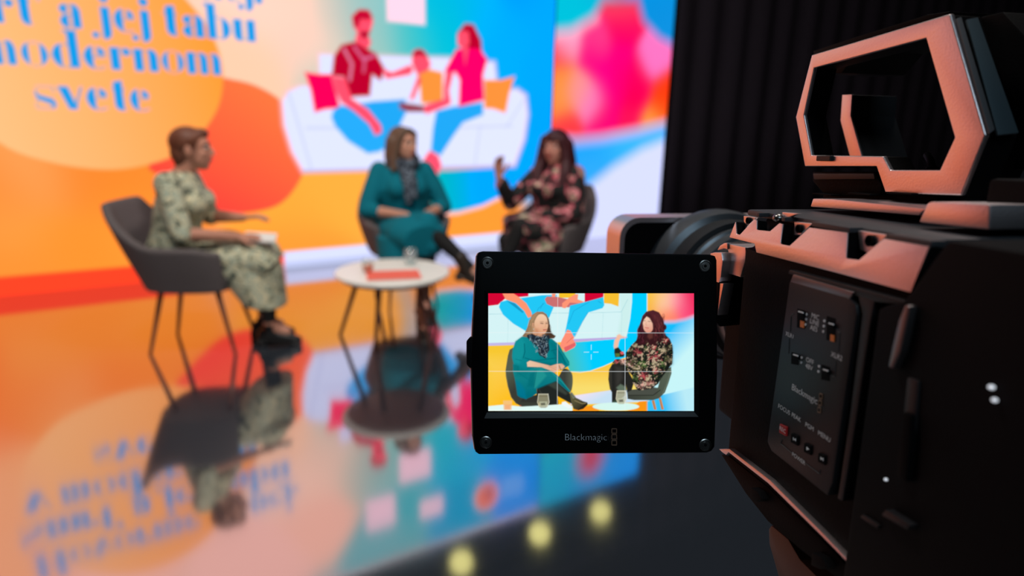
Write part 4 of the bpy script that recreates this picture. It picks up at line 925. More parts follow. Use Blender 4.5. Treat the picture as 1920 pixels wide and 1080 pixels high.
INN = [(1526, 127), (1507, 216), (1521, 291), (1656, 293), (1669, 319), (1762, 319), (1790, 258), (1736, 71)]
def ring(name, out, inn, l0, l1, material, bev):
    bm = bmesh.new(); A = [bm.verts.new(V(*PX(x, y, l0))) for x, y in out]; B_ = [bm.verts.new(V(*PX(x, y, l0))) for x, y in inn]
    C_ = [bm.verts.new(v.co+Vector((0, 0, (l1-l0)/1000))) for v in A]; D_ = [bm.verts.new(v.co+Vector((0, 0, (l1-l0)/1000))) for v in B_]
    n = len(A)
    for i in range(n):
        j = (i+1) % n
        bm.faces.new((A[i], A[j], B_[j], B_[i])); bm.faces.new((C_[i], D_[i], D_[j], C_[j])); bm.faces.new((A[i], C_[i], C_[j], A[j])); bm.faces.new((B_[i], B_[j], D_[j], D_[i]))
    bmesh.ops.recalc_face_normals(bm, faces=bm.faces[:])
    es = [e for e in bm.edges if e.calc_face_angle(0) > .2]
    bmesh.ops.bevel(bm, geom=es, offset=bev/1000, segments=3, affect='EDGES', profile=.6, clamp_overlap=True)
    return auto_smooth(obj(name, bm, material, handle), 35)
ring('handle_loop', OUT, INN, HLFT, HLFT-2.4, M_metal, .6)
ring('handle_core', [(x+1.5, y+2) for x, y in OUT], [(x-1.0, y+.5) for x, y in INN], HLFT-2.6, HLFT-18, M_body, .8)
# far cheek of the front post and lit rear face
c5b = lambda x, y: (1480+x/3.374, 60+y/3.374)
prism_px('handle_cheek', [c5b(*p) for p in ((335, 398), (395, 396), (386, 530), (458, 790), (384, 790), (324, 560))], HLFT-64, HLFT-65.5, M_metal, handle, bevel=.2)
prism_px('cheek_core', [c5b(*p) for p in ((336, 402), (396, 398), (387, 530), (460, 792), (386, 790), (326, 560))], HLFT-65.7, HLFT-100, M_panelm, handle, bevel=.4)
prism_px('handle_cap', [c5b(*p) for p in ((150, 120), (420, 30), (870, -110), (1010, -130), (860, 10), (440, 120), (330, 260), (180, 270))], HLFT-36, HLFT-80, M_body, handle, bevel=.6)
prism_px('handle_foot', [(1523, 322), (1640, 322), (1652, 346), (1650, 366), (1548, 368), (1523, 340)], HLFT-3, HLFT-60, M_body, handle, bevel=1.0)
prism_px('foot_plate', [(1524, 325), (1638, 325), (1640, 336), (1526, 337)], HLFT-1.5, HLFT-6, M_panelm, handle, bevel=.6)
prism_px('handle_bridge', [(1665, 320), (1765, 321), (1760, 345), (1670, 345)], HLFT-34.5, HLFT-80, M_body, handle, bevel=.8)
bm = bmesh.new(); add_tube(bm, [V(*PX(1738, 290, HLFT-40)), V(*PX(1744, 300, HLFT-38)), V(*PX(1750, 318, HLFT-34))], .0018, 10); add_ell(bm, V(*PX(1748, 316, HLFT-35)), (.003, .0015, .003)); obj('strap_loop', bm, M_rub, handle, True)
bm = bmesh.new(); add_box(bm, V(*PX(1549, 297, HLFT+.1)), (.012, .003, .004), .0006); obj('latch_tab', bm, M_panelm, handle)
# rear post of the handle, wider than the loop, with two grip strips on its sloping rear side
prism_px('rear_post', [(1803, 364), (1763, 321), (1791, 258), (1737, 72), (1783, 29), (1848, 253)], HLFT-18.2, HLFT-46, M_body, handle, bevel=.8)
_t = np.array(PX(1781, 26, HLFT)); _m = np.array(PX(1847, 253, HLFT)); _e = (_t-_m)[:2]; _n = np.array([_e[1], -_e[0]])/np.linalg.norm(_e)
if _n[0] < 0: _n = -_n
def on_rear(x, y, lift):
    N = CB*_n[0]+CUP*_n[1]; P0 = CO+(CB*(_t[0]+_n[0]*lift)+CUP*(_t[1]+_n[1]*lift)+CL*HLFT)/1000
    d = ray(x, y); q = ((P0-CE)@N)/(d@N); return V(*to_loc(CE+d*q))
for pts_, mt_ in ((((1794, 34), (1803, 31), (1866, 243), (1856, 250)), mat('grip_strip_grey', (84, 82, 84), .6, metal=.3)), (((1813, 36), (1834, 32), (1911, 249), (1872, 253)), mat('grey_rubber_pad', (66, 78, 84), .5, metal=.4))):
    bm = bmesh.new(); add_prism(bm, [on_rear(x, y, 1.3) for x, y in pts_], Vector((-_n[0]*.0012, -_n[1]*.0012, 0)), .0004); auto_smooth(obj('grip_strip', bm, mt_, handle), 40)
# microphone holder right behind the handle
prism_px('mic_holder', [(1836, 32), (1880, 22), (1925, 70), (1960, 250), (1925, 320), (1900, 318), (1908, 240)], HLFT-30, HLFT-90, M_body, handle, bevel=1.0)
# -- hinge of the monitor
c8 = lambda x, y: (1320+x/5.4, 440+y/5.4)
hin = empty('monitor_hinge', (0, 0, 0)); hin.parent = vc
prism_px('hinge_arm', [c8(*p) for p in ((232, 88), (418, 128), (424, 248), (365, 432), (262, 398), (210, 424), (254, 285), (248, 190), (238, 150))], -6.0, -22, M_metal, hin, bevel=.7)
prism_px('hinge_knuckle', [c8(*p) for p in ((130, 160), (160, 110), (200, 85), (232, 80), (236, 150), (200, 140))], -5.0, -20, M_metal, hin, bevel=.6)
prism_px('hinge_leaf', [c8(*p) for p in ((60, 188), (110, 178), (175, 182), (188, 265), (168, 430), (116, 580), (100, 400))], -1.0, -8, M_metal, hin, bevel=.6)
prism_px('hinge_block', [c8(*p) for p in ((150, 488), (262, 392), (360, 432), (540, 400), (530, 900), (165, 935), (118, 880), (116, 840))], -6.0, -18, M_body, hin, bevel=.8, plane=PXB)
prism_px('hinge_side', [c8(*p) for p in ((112, 850), (146, 492), (196, 494), (128, 850))], -1.5, -8, M_metal, hin, bevel=.3)
# -- fold-out monitor: square to the line of sight
mon = empty('fold_out_monitor', (0, 0, 0)); mon.parent = vc
def MP(x, y, dep=0.0):   # pixel in the front plane, dep mm behind it
    P = at_depth(x, y, MON_DEPTH); P = P+CF*dep/1000; return V(*to_loc(P))
n_in = Vector((CF@CB, CF@CUP, CF@CL)); m_x = Vector((CR@CB, CR@CUP, CR@CL)); m_y = Vector((CU@CB, CU@CUP, CU@CL)); m_z = -n_in
FR = [(894, 480), (897, 473), (905, 471), (1330, 477), (1341, 480), (1344, 488), (1345, 700), (1340, 838), (1334, 846), (1325, 849), (898, 852), (891, 847), (887, 820), (884, 690), (887, 600)]
bm = bmesh.new(); add_prism(bm, [MP(*p) for p in FR], n_in*.004, .0006); bez = auto_smooth(obj('front_bezel', bm, mat('bezel_black', (4, 4, 5), 0.5, spec=.07), mon), 40)
BK = [(x-3.5 if x < 1000 else x, y) for x, y in FR]
bm = bmesh.new(); add_prism(bm, [MP(*p, 4.2) for p in BK], n_in*.009, .0015); auto_smooth(obj('back_shell', bm, M_metal, mon), 40)
bm = bmesh.new(); add_prism(bm, [MP(*p, 1.5) for p in ((880, 633), (888, 631), (888, 692), (880, 691), (874, 684), (874, 640))], n_in*.008, .0008); auto_smooth(obj('side_button', bm, M_rub, mon), 40)
# recessed window frame around the picture
WO = [(908, 544), (1309, 545), (1309, 781), (908, 784)]; WI = [(914, 549), (1303, 550), (1301, 772), (913, 773)]
bm = bmesh.new(); A = [bm.verts.new(MP(*p, -.9)) for p in WO]; B_ = [bm.verts.new(MP(*p, -.15)) for p in WI]; C_ = [bm.verts.new(MP(*p, .3)) for p in WO]; D_ = [bm.verts.new(MP(*p, .3)) for p in WI]
for i in range(4):
    j = (i+1) % 4
    for q in ((A[i], A[j], B_[j], B_[i]), (A[j], A[i], C_[i], C_[j]), (B_[i], B_[j], D_[j], D_[i])): bm.faces.new(q)
obj('window_frame', bm, mat('bezel_gloss', (6, 6, 7), 0.35, spec=.3), mon)
# ---------------------------------------------------------------- live picture on the monitor
SX0, SX1, SY0, SY1 = 915.5, 1301.0, 550.0, 770.5
pv = Canvas(SX0, SX1, SY1, SY0, 386, 222)       # coordinates = photo pixels, y down
pv.y = pv.y
c2 = lambda p: np.array([(900+x/4.1548, 530+y/4.1548) for x, y in p])
c3 = lambda p: np.array([(900+x/4.5, 540+y/4.5) for x, y in p])
c4 = lambda p: np.array([(1100+x/4.5, 540+y/4.5) for x, y in p])
def f2(p, col, soft=1.0, alpha=1.0, smooth=False): pv.poly(c2(p), lin(col) if not callable(col) else col, soft, alpha, smooth)
def f3(p, col, soft=1.0, alpha=1.0, smooth=False): pv.poly(c3(p), lin(col) if not callable(col) else col, soft, alpha, smooth)
def f4(p, col, soft=1.0, alpha=1.0, smooth=False): pv.poly(c4(p), lin(col) if not callable(col) else col, soft, alpha, smooth)
def l2(p, w_, col, alpha=1.0, smooth=False): pv.line(c2(p), w_, lin(col), 1.0, alpha, smooth)
def l3(p, w_, col, alpha=1.0, smooth=False): pv.line(c3(p), w_, lin(col), 1.0, alpha, smooth)
def l4(p, w_, col, alpha=1.0, smooth=False): pv.line(c4(p), w_, lin(col), 1.0, alpha, smooth)
def g2(p0, a, p1, b_): return grad(c2([p0])[0], a, c2([p1])[0], b_)
# backdrop
pv.c[:] = lin((248, 200, 50))
f2([(60, 600), (720, 600), (720, 1000), (60, 1000)], g2((60, 560), (250, 212, 90), (300, 900), (255, 190, 20)), 30)
f2([(700, 700), (1310, 600), (1310, 840), (1000, 840), (720, 880)], g2((900, 680), (250, 200, 70), (900, 820), (250, 222, 110)), 4)
f2([(60, 60), (1310, 60), (1310, 430), (60, 490)], (214, 244, 246))                      # sofa
f2([(1080, 60), (1180, 60), (1172, 250), (1140, 420), (1060, 440), (1100, 240)], (206, 240, 238), 6)
f2([(60, 60), (380, 60), (376, 106), (200, 120), (140, 172), (60, 182)], (214, 6, 52))
f2([(815, 60), (965, 60), (960, 112), (880, 140), (815, 160)], (214, 6, 52))
f2([(965, 60), (1085, 60), (1078, 186), (1020, 165), (965, 160)], (248, 192, 50))
f2([(615, 60), (745, 60), (740, 118), (615, 118)], (248, 196, 40))
l2([(70, 245), (330, 240)], .6, (150, 205, 215)); l2([(560, 238), (700, 236)], .6, (150, 205, 215)); l2([(860, 235), (1100, 228), (1150, 130)], .6, (150, 205, 215)); l2([(220, 240), (215, 470)], .5, (180, 222, 228)); l2([(960, 235), (950, 440)], .5, (180, 222, 228)); l2([(1105, 230), (1100, 400)], .5, (180, 222, 228))
f2([(60, 470), (330, 462), (330, 484), (60, 492)], (196, 186, 232)); f2([(720, 440), (1150, 420), (1150, 432), (720, 462)], (190, 170, 226))
# blue wave and right blue column
BLUE = (0, 206, 255)
f2([(1185, 60), (1302, 60), (1302, 600), (1200, 600), (1120, 560), (1140, 430), (1170, 280), (1184, 150)], BLUE)
f2([(640, 470), (760, 462), (1150, 432), (1240, 430), (1210, 560), (1060, 605), (960, 650), (860, 685), (780, 697), (700, 690), (660, 600)], g2((690, 600), (70, 196, 190), (860, 560), (0, 206, 255)))
l2([(700, 694), (780, 700), (860, 688), (960, 653), (1060, 608)], .9, (250, 240, 220))
# jeans, arms, feet of the drawn family
J = (34, 200, 246)
f2([(148, 190), (160, 150), (215, 135), (320, 120), (480, 98), (600, 95), (570, 200), (540, 270), (430, 330), (370, 385), (260, 320), (180, 250)], J, smooth=False)
f2([(205, 140), (270, 160), (340, 230), (330, 235)], (24, 150, 196))
f2([(175, 84), (260, 84), (300, 110), (360, 160), (400, 230), (405, 262), (375, 275), (345, 220), (280, 160), (200, 130)], (255, 150, 112))
l2([(500, 160), (455, 200), (445, 225)], .6, (20, 140, 190)); l2([(490, 160), (470, 205)], .5, (20, 140, 190))
f2([(505, 130), (520, 108), (600, 110), (690, 130), (720, 125), (820, 160), (770, 178), (690, 192), (570, 188), (520, 165)], (204, 112, 112), smooth=False)
f2([(740, 90), (765, 90), (760, 130), (815, 150), (770, 160), (700, 155), (665, 200), (640, 195), (640, 160), (690, 120)], (255, 150, 118))
f2([(560, 84), (590, 84), (585, 112), (560, 112)], (255, 150, 118))
f2([(700, 178), (820, 150), (960, 112), (968, 175), (955, 198), (845, 232), (800, 300), (725, 440), (660, 400), (690, 250)], J)
l2([(690, 320), (730, 220), (850, 150)], .7, (20, 150, 205)); l2([(840, 232), (790, 320), (740, 420)], .6, (20, 150, 205)); l2([(920, 145), (945, 160)], .6, (20, 130, 180))
f2([(680, 365), (705, 375), (735, 430), (725, 440), (748, 480), (735, 505), (665, 540), (620, 490), (640, 440)], (255, 144, 118)); f2([(655, 505), (740, 465), (745, 490), (665, 540)], (228, 100, 104)); l2([(722, 425), (675, 470)], .6, (190, 80, 80))
# right panel of colour
rp_ = [(1330, 110, (250, 196, 60)), (1330, 200, (250, 180, 70)), (1420, 110, (252, 200, 140)), (1440, 180, (252, 205, 175)), (1520, 120, (255, 170, 175)), (1600, 100, (248, 70, 130)), (1640, 100, (240, 20, 70)), (1640, 190, (245, 20, 90)), (1560, 180, (255, 120, 150)), (1480, 270, (255, 120, 110)), (1600, 230, (255, 80, 130)), (1450, 250, (255, 150, 90)),
       (1550, 290, (235, 200, 230)), (1640, 270, (225, 190, 235)), (1480, 330, (60, 195, 250)), (1600, 330, (80, 200, 250)), (1640, 330, (120, 210, 250)), (1500, 420, (30, 195, 250)), (1620, 400, (130, 220, 250)), (1640, 500, (190, 240, 250)), (1560, 520, (120, 225, 250)), (1530, 620, (185, 242, 250)), (1640, 640, (215, 250, 250)), (1600, 760, (205, 246, 248)),
       (1560, 800, (196, 238, 245)), (1640, 800, (200, 240, 246)), (1520, 850, (160, 225, 250)), (1450, 900, (40, 190, 250)), (1330, 960, (60, 196, 250)), (1400, 960, (30, 190, 250)), (1560, 940, (140, 228, 250)), (1640, 960, (190, 240, 248)), (1520, 960, (90, 212, 250))]
wm_ = [p for p in rp_ if p[1] < 280 and p[2][0] > 235]
tmp = Canvas(SX0, SX1, SY1, SY0, 386, 222); tmp.field([(*c2([(x, y)])[0], c) for x, y, c in wm_], power=12.0, eps=300.0)
warm = tmp.c.copy()
tmp.c[:] = lin((30, 192, 252)); tmp.poly(c2([(1300, 60), (1700, 60), (1700, 1010), (1300, 1010)]), grad(c2([(1440, 420)])[0], (20, 190, 252), c2([(1600, 560)])[0], (200, 246, 250)), 1.0)
tmp.poly(c2([(1480, 860), (1680, 812), (1680, 1010), (1300, 1010), (1300, 900)]), grad(c2([(1420, 940)])[0], (40, 192, 250), c2([(1600, 900)])[0], (186, 236, 248)), 2.0)
wmk = Canvas(SX0, SX1, SY1, SY0, 386, 222); wmk.poly(c2([(1290, 40), (1700, 40), (1700, 250), (1600, 285), (1520, 302), (1440, 305), (1380, 290), (1290, 340)]), np.ones(3), 9.0)
edge = Canvas(SX0, SX1, SY1, SY0, 386, 222); edge.line(c2([(1700, 250), (1600, 285), (1520, 302), (1440, 305)]), 5, np.ones(3), 8.0, .6)
tmp.c = tmp.c*(1-wmk.c)+warm*wmk.c; tmp.c = tmp.c*(1-edge.c*.6)+lin((250, 214, 230))*edge.c*.6
mk = np.clip((pv.X-c2([(1304, 0)])[0][0])/1.0+.5, 0, 1)[..., None]; pv.c = pv.c*(1-mk)+tmp.c*mk
l2([(1301, 84), (1301, 330)], .9, (225, 236, 245))
# floor strip, orange floor, tables
f2([(720, 880), (1010, 838), (1320, 830), (1320, 925), (1010, 940), (700, 950)], g2((800, 870), (236, 226, 244), (850, 960), (200, 226, 245)), 2)
f2([(1240, 925), (1304, 920), (1304, 1000), (1150, 1000), (1200, 960)], (250, 150, 20)); f2([(800, 965), (900, 955), (930, 1000), (700, 1000)], (250, 150, 30))
f2([(1304, 910), (1380, 905), (1380, 1000), (1304, 1000)], (60, 196, 250), 6, .6)
SH = (70, 74, 62)
# ---- woman in teal
f3([(282, 500), (250, 520), (235, 570), (216, 690), (218, 745), (235, 830), (262, 920), (300, 970), (350, 1000), (420, 1005), (490, 1000), (500, 930), (400, 900), (330, 840), (300, 700)], g2((200, 700), (86, 92, 76), (300, 800), (58, 60, 52)), smooth=False)
f3([(690, 700), (720, 680), (760, 700), (780, 740), (780, 820), (760, 880), (700, 890), (650, 800)], g2((660, 760), (60, 62, 56), (725, 760), (90, 96, 80)), smooth=True)
f3([(640, 830), (660, 960), (660, 990), (540, 990), (480, 950), (480, 850)], (44, 44, 40))
l3([(216, 700), (235, 830), (262, 920), (310, 980)], 1.0, (130, 124, 90), .7)
f3([(330, 1000), (345, 985), (352, 1012), (332, 1015)], (170, 60, 30))
f3([(360, 930), (480, 900), (490, 965), (340, 962)], (50, 50, 46))
# stockings and boot
f3([(480, 840), (560, 800), (640, 780), (700, 840), (760, 890), (800, 930), (790, 985), (740, 960), (650, 910), (640, 980), (520, 985), (476, 930)], (34, 38, 36))
f3([(560, 810), (640, 790), (740, 890), (720, 900)], (62, 70, 62), 4, .8); l3([(500, 860), (560, 960)], 2, (58, 62, 58), .6)
f3([(756, 890), (775, 880), (810, 925), (870, 955), (905, 965), (908, 985), (870, 1020), (830, 1030), (790, 1020), (775, 985)], g2((720, 900), (96, 92, 62), (790, 990), (40, 36, 28)))
f3([(760, 886), (776, 880), (806, 922), (786, 934)], (120, 124, 108)); l3([(768, 895), (795, 922)], .8, (60, 62, 52)); l3([(830, 1026), (905, 975)], 1.4, (24, 20, 18)); l3([(800, 950), (860, 975), (890, 972)], 1.6, (146, 132, 92), .8)
# skirt
TE = (0, 140, 142)
f3([(275, 690), (330, 665), (420, 680), (520, 662), (600, 690), (680, 760), (760, 870), (772, 885), (740, 870), (640, 785), (560, 815), (478, 850), (480, 890), (440, 915), (390, 936), (340, 925), (315, 905), (300, 800)], g2((330, 640), (22, 140, 142), (360, 880), (0, 108, 122)))
f3([(300, 780), (320, 905), (390, 936), (380, 860), (340, 800)], (0, 120, 150), 5, .7); f3([(470, 700), (520, 680), (560, 740), (470, 845), (455, 840)], (34, 150, 146), 4, .8); f3([(420, 720), (470, 700), (455, 830), (400, 830)], (0, 104, 112), 5, .6)
l3([(478, 700), (452, 842)], 1.0, (0, 96, 104), .8); l3([(560, 690), (640, 740), (720, 840)], 1.4, (0, 96, 104), .6); l3([(590, 700), (690, 790), (760, 872)], 1.6, (30, 160, 156), .8); l3([(330, 720), (420, 780)], 1.5, (0, 110, 118), .6)
f3([(640, 785), (560, 815), (478, 850), (480, 856), (640, 792)], (0, 84, 92), 2, .8)
# bodice
f3([(350, 412), (420, 395), (560, 420), (610, 430), (670, 480), (720, 570), (752, 620), (755, 650), (730, 668), (690, 690), (600, 665), (520, 660), (400, 690), (330, 690), (290, 660), (272, 590), (275, 520), (300, 450)], g2((300, 480), (14, 138, 146), (600, 600), (0, 124, 132)))
f3([(300, 450), (350, 415), (380, 470), (370, 560), (330, 640), (290, 640), (274, 570)], (18, 148, 154), 6, .8)
l3([(375, 470), (378, 540), (365, 590)], 1.6, (0, 84, 98), .8); l3([(380, 590), (450, 612), (540, 605), (640, 590)], 1.8, (0, 92, 104), .7); l3([(600, 530), (650, 515), (690, 570), (720, 640)], 1.6, (0, 90, 102), .8); l3([(620, 540), (650, 580), (640, 620)], 3, (0, 104, 116), .6)
f3([(410, 610), (640, 640), (640, 668), (520, 662), (400, 680)], (0, 100, 110), 5, .7); l3([(300, 600), (350, 612)], 1.2, (0, 96, 108), .6); l3([(640, 480), (700, 560), (745, 640)], 2, (26, 156, 160), .6)
# forearms and clasped hands
SK = (236, 190, 156)
f3([(395, 628), (420, 612), (500, 632), (580, 652), (640, 680), (648, 700), (628, 716), (590, 694), (520, 668), (400, 664)], g2((380, 630), (236, 196, 164), (600, 690), (222, 166, 136)))
f3([(600, 655), (650, 640), (690, 638), (716, 660), (700, 680), (670, 690), (640, 700), (580, 680), (575, 662)], (228, 176, 146)); l3([(580, 662), (640, 688)], .7, (170, 110, 88), .8); l3([(590, 655), (648, 672)], .6, (176, 118, 92), .7); l3([(600, 690), (640, 712)], .6, (160, 104, 84), .8); l3([(668, 655), (680, 690)], 1.2, (80, 70, 62))
# hair, neck, face
f3([(480, 200), (530, 200), (560, 220), (580, 260), (590, 330), (600, 380), (640, 405), (625, 425), (580, 428), (520, 420), (430, 420), (354, 408), (380, 375), (400, 330), (420, 270), (440, 225)], g2((420, 250), (158, 124, 92), (560, 400), (84, 60, 44)))
f3([(440, 240), (470, 215), (490, 212), (460, 260), (450, 320), (440, 400), (390, 400), (410, 330)], (176, 142, 104), 4, .7); f3([(555, 230), (580, 270), (592, 350), (620, 400), (590, 420), (560, 400), (572, 330)], (70, 50, 38), 3, .8)
f3([(450, 350), (530, 380), (530, 410), (460, 410), (440, 380)], (206, 150, 116), 2)
f3([(470, 260), (495, 226), (530, 222), (560, 245), (572, 290), (574, 320), (566, 350), (550, 382), (520, 392), (480, 378), (458, 345), (452, 310)], g2((500, 250), (244, 206, 172), (480, 390), (224, 164, 126)), smooth=True)
f3([(440, 295), (455, 295), (462, 330), (452, 345), (440, 330)], (228, 168, 132)); l3([(447, 305), (454, 330)], .7, (176, 110, 84)); 
pv.ell(*c3([(452, 347)])[0], .9, .9, lin((250, 246, 236)))
l3([(512, 296), (532, 300)], .9, (96, 62, 48)); l3([(556, 298), (568, 300)], .9, (96, 62, 48)); l3([(508, 282), (536, 284)], .8, (150, 108, 80), .8); l3([(554, 284), (570, 288)], .8, (150, 108, 80), .8)
l3([(548, 292), (556, 325), (545, 330)], .8, (206, 146, 112), .9); l3([(534, 352), (560, 350)], 1.2, (190, 92, 84)); l3([(538, 359), (556, 357)], 1.0, (212, 128, 112), .8); f3([(490, 340), (520, 380), (480, 378), (462, 350)], (214, 150, 116), 4, .6); f3([(498, 310), (524, 312), (520, 335), (496, 330)], (240, 178, 150), 5, .6)
# scarf
f3([(395, 395), (440, 385), (470, 400), (520, 412), (580, 395), (590, 420), (580, 460), (586, 520), (570, 550), (556, 562), (558, 600), (530, 580), (505, 570), (488, 540), (490, 500), (440, 460), (400, 420)], (30, 40, 52), 1.5)
rs = np.random.default_rng(5)
sc = c3([(400, 400), (580, 400), (585, 440), (580, 540), (545, 585), (500, 560), (490, 490), (440, 455)])
for k_ in range(150):
    t = rs.uniform(0, 1); x = 420+150*rs.uniform() ; y = 395+190*rs.uniform()
    if x < 400+(y-400)*.55 or (y > 545 and abs(x-540) > 30): continue
    a = rs.uniform(0, 3.1); L_ = rs.uniform(4, 11); l3([(x-L_*math.cos(a), y-L_*math.sin(a)), (x+L_*math.cos(a), y+L_*math.sin(a))], rs.uniform(.5, .9), [(132, 158, 172), (84, 108, 128), (12, 16, 26), (168, 188, 194)][rs.integers(0, 4)], .85)
# ---- woman in floral dress
f4([(215, 640), (188, 690), (182, 770), (195, 850), (212, 880), (212, 965), (250, 965), (330, 900), (340, 700), (300, 620)], (52, 50, 44))
f4([(640, 690), (712, 665), (715, 720), (690, 800), (660, 880), (610, 930), (560, 945), (400, 945), (345, 935), (340, 860), (600, 840)], g2((1150, 870), (60, 64, 56), (1440, 720), (84, 94, 80)))
f4([(340, 870), (560, 830), (600, 850), (600, 900), (350, 905)], (74, 78, 70), 3); l4([(350, 905), (560, 905), (620, 860)], 1.2, (30, 32, 28)); l4([(710, 680), (680, 800), (640, 890)], 1.4, (110, 122, 104), .8)
f4([(548, 950), (570, 945), (590, 1026), (568, 1026)], (206, 140, 84)); f4([(608, 930), (626, 920), (652, 1024), (630, 1026)], (206, 140, 84)); l4([(556, 950), (574, 1024)], .8, (150, 90, 50)); l4([(612, 930), (636, 1024)], .8, (150, 90, 50))
f4([(212, 650), (300, 640), (350, 700), (400, 790), (380, 860), (340, 880), (330, 800), (290, 880), (270, 965), (215, 965), (212, 800)], (36, 36, 34)); f4([(240, 660), (300, 670), (300, 760), (250, 860)], (64, 62, 58), 8, .6)
f4([(250, 840), (285, 810), (330, 835), (335, 865), (270, 868)], (96, 112, 96), 3); f4([(215, 955), (240, 942), (270, 955), (262, 968), (215, 968)], (48, 66, 50))
# hair behind
f4([(500, 200), (560, 185), (610, 205), (645, 260), (660, 330), (655, 380), (640, 400), (640, 460), (590, 480), (520, 470), (450, 490), (410, 470), (430, 400), (425, 360), (450, 300), (470, 235)], g2((1280, 260), (84, 36, 44), (1400, 400), (52, 22, 26)), 1.2)
# dress
f4([(420, 440), (480, 410), (600, 430), (660, 390), (700, 430), (722, 480), (728, 540), (722, 640), (690, 675), (640, 740), (600, 810), (540, 850), (440, 864), (420, 850), (390, 800), (385, 740), (350, 700), (300, 650), (215, 632), (240, 600), (330, 600), (330, 545), (370, 490)], (26, 28, 26))
fl_ = [(430, 545, 46, 'r'), (570, 580, 56, 'r'), (670, 440, 36, 'r'), (515, 515, 30, 'w'), (655, 525, 36, 'w'), (470, 640, 40, 'g'), (590, 640, 44, 'w'), (690, 600, 34, 'w'), (430, 680, 42, 'w'), (480, 745, 46, 'r'), (470, 820, 52, 'p'), (540, 810, 44, 'p'), (580, 700, 30, 'r'), (520, 768, 24, 'w'), (300, 620, 34, 'p'), (360, 640, 36, 'p'), (250, 620, 22, 'r'), (350, 520, 26, 'w'), (400, 480, 26, 'w'), (640, 640, 30, 'g'), (560, 500, 26, 'r'), (400, 610, 26, 'w'), (410, 760, 24, 'g'), (700, 500, 18, 'w'), (620, 760, 26, 'd'), (520, 450, 20, 'w')]
inside = c4([(420, 440), (480, 430), (600, 440), (660, 390), (700, 430), (722, 480), (728, 540), (722, 640), (690, 675), (640, 740), (600, 810), (540, 850), (440, 864), (420, 850), (390, 800), (385, 740), (350, 700), (300, 650), (215, 632), (240, 600), (330, 600), (330, 545), (370, 490)])
keep = pv.c.copy()
PALS = {'r': [(186, 74, 82), (206, 108, 106), (120, 40, 50)], 'w': [(206, 188, 152), (160, 140, 106), (110, 92, 72)], 'p': [(222, 168, 152), (176, 112, 104), (230, 198, 180)], 'g': [(84, 112, 58), (50, 76, 38), (140, 164, 100)], 'd': [(20, 40, 34), (40, 60, 44), (28, 30, 28)]}
for x, y, r_, kd in fl_:
    for k_ in range(13):
        a = 2*math.pi*k_/13+rs.uniform(-.15, .15); r1 = r_*rs.uniform(.75, 1.05)
        l4([(x+r_*.15*math.cos(a), y+r_*.15*math.sin(a)), (x+r1*math.cos(a), y+r1*.8*math.sin(a))], rs.uniform(1.4, 2.6), PALS[kd][rs.integers(0, 3)], .8)
    pv.ell(*c4([(x, y)])[0], r_/4.5*.28, r_/4.5*.25, lin(PALS[kd][0]), 1.5)
for k_ in range(60):
    x, y = rs.uniform(340, 720), rs.uniform(440, 860); a = rs.uniform(0, 3.1); l4([(x, y), (x+14*math.cos(a), y+14*math.sin(a))], rs.uniform(.8, 1.6), [(46, 78, 44), (90, 120, 70), (18, 20, 18), (150, 60, 70), (200, 180, 150)][rs.integers(0, 5)], .9)
def vnoise(n, seed):
    g = np.random.default_rng(seed).uniform(size=(n+2, n+2)); yy = np.linspace(0, n, pv.ny); xx = np.linspace(0, n*1.74, pv.nx) % n
    j = yy.astype(int); i = xx.astype(int); fy = (yy-j)[:, None]; fx = (xx-i)[None]; fy = fy*fy*(3-2*fy); fx = fx*fx*(3-2*fx)
    a, b_, c, d = g[np.ix_(j, i)], g[np.ix_(j, i+1)], g[np.ix_(j+1, i)], g[np.ix_(j+1, i+1)]
    return a*(1-fx)*(1-fy)+b_*fx*(1-fy)+c*(1-fx)*fy+d*fx*fy
N1 = vnoise(48, 1)*.6+vnoise(90, 2)*.4; N2 = vnoise(40, 3)*.5+vnoise(100, 4)*.5
dk = np.clip((N1-.50)/.06, 0, 1)[..., None]; pv.c = pv.c*(1-dk*.75)+lin((22, 26, 24))*dk*.75
lt = np.clip((N2-.64)/.05, 0, 1)[..., None]; pv.c = pv.c*(1-lt*.7)+lin((212, 186, 156))*lt*.7
gt = np.clip((N2-.30), -1, 0)[..., None]; gm = np.clip(-gt/.05, 0, 1); pv.c = pv.c*(1-gm*.6)+lin((74, 96, 50))*gm*.6
# keep the print inside the dress outline
mcan = Canvas(SX0, SX1, SY1, SY0, 386, 222); mcan.poly(inside, np.array([1., 1, 1]), 1.0); mm_ = mcan.c[..., :1]; pv.c = keep*(1-mm_)+pv.c*mm_
l4([(540, 850), (600, 800), (640, 740), (690, 676)], 1.6, (20, 22, 20), .8); l4([(330, 640), (400, 690), (470, 690), (520, 670)], 2.2, (18, 18, 18), .6); l4([(640, 560), (650, 640), (600, 690)], 2.4, (18, 20, 18), .6); l4([(375, 500), (350, 560), (380, 600)], 2.2, (18, 18, 18), .6)
# raised arm and hand
f4([(235, 505), (265, 498), (300, 540), (320, 560), (310, 580), (240, 585), (232, 545)], (34, 40, 32)); f4([(280, 540), (310, 535), (314, 560), (290, 562)], (222, 90, 96)); f4([(240, 550), (280, 552), (276, 580), (245, 580)], (92, 118, 56))
f4([(228, 490), (235, 440), (250, 420), (255, 400), (275, 388), (300, 405), (340, 415), (310, 420), (285, 425), (272, 450), (262, 500), (234, 512)], (246, 192, 164), 2.5)
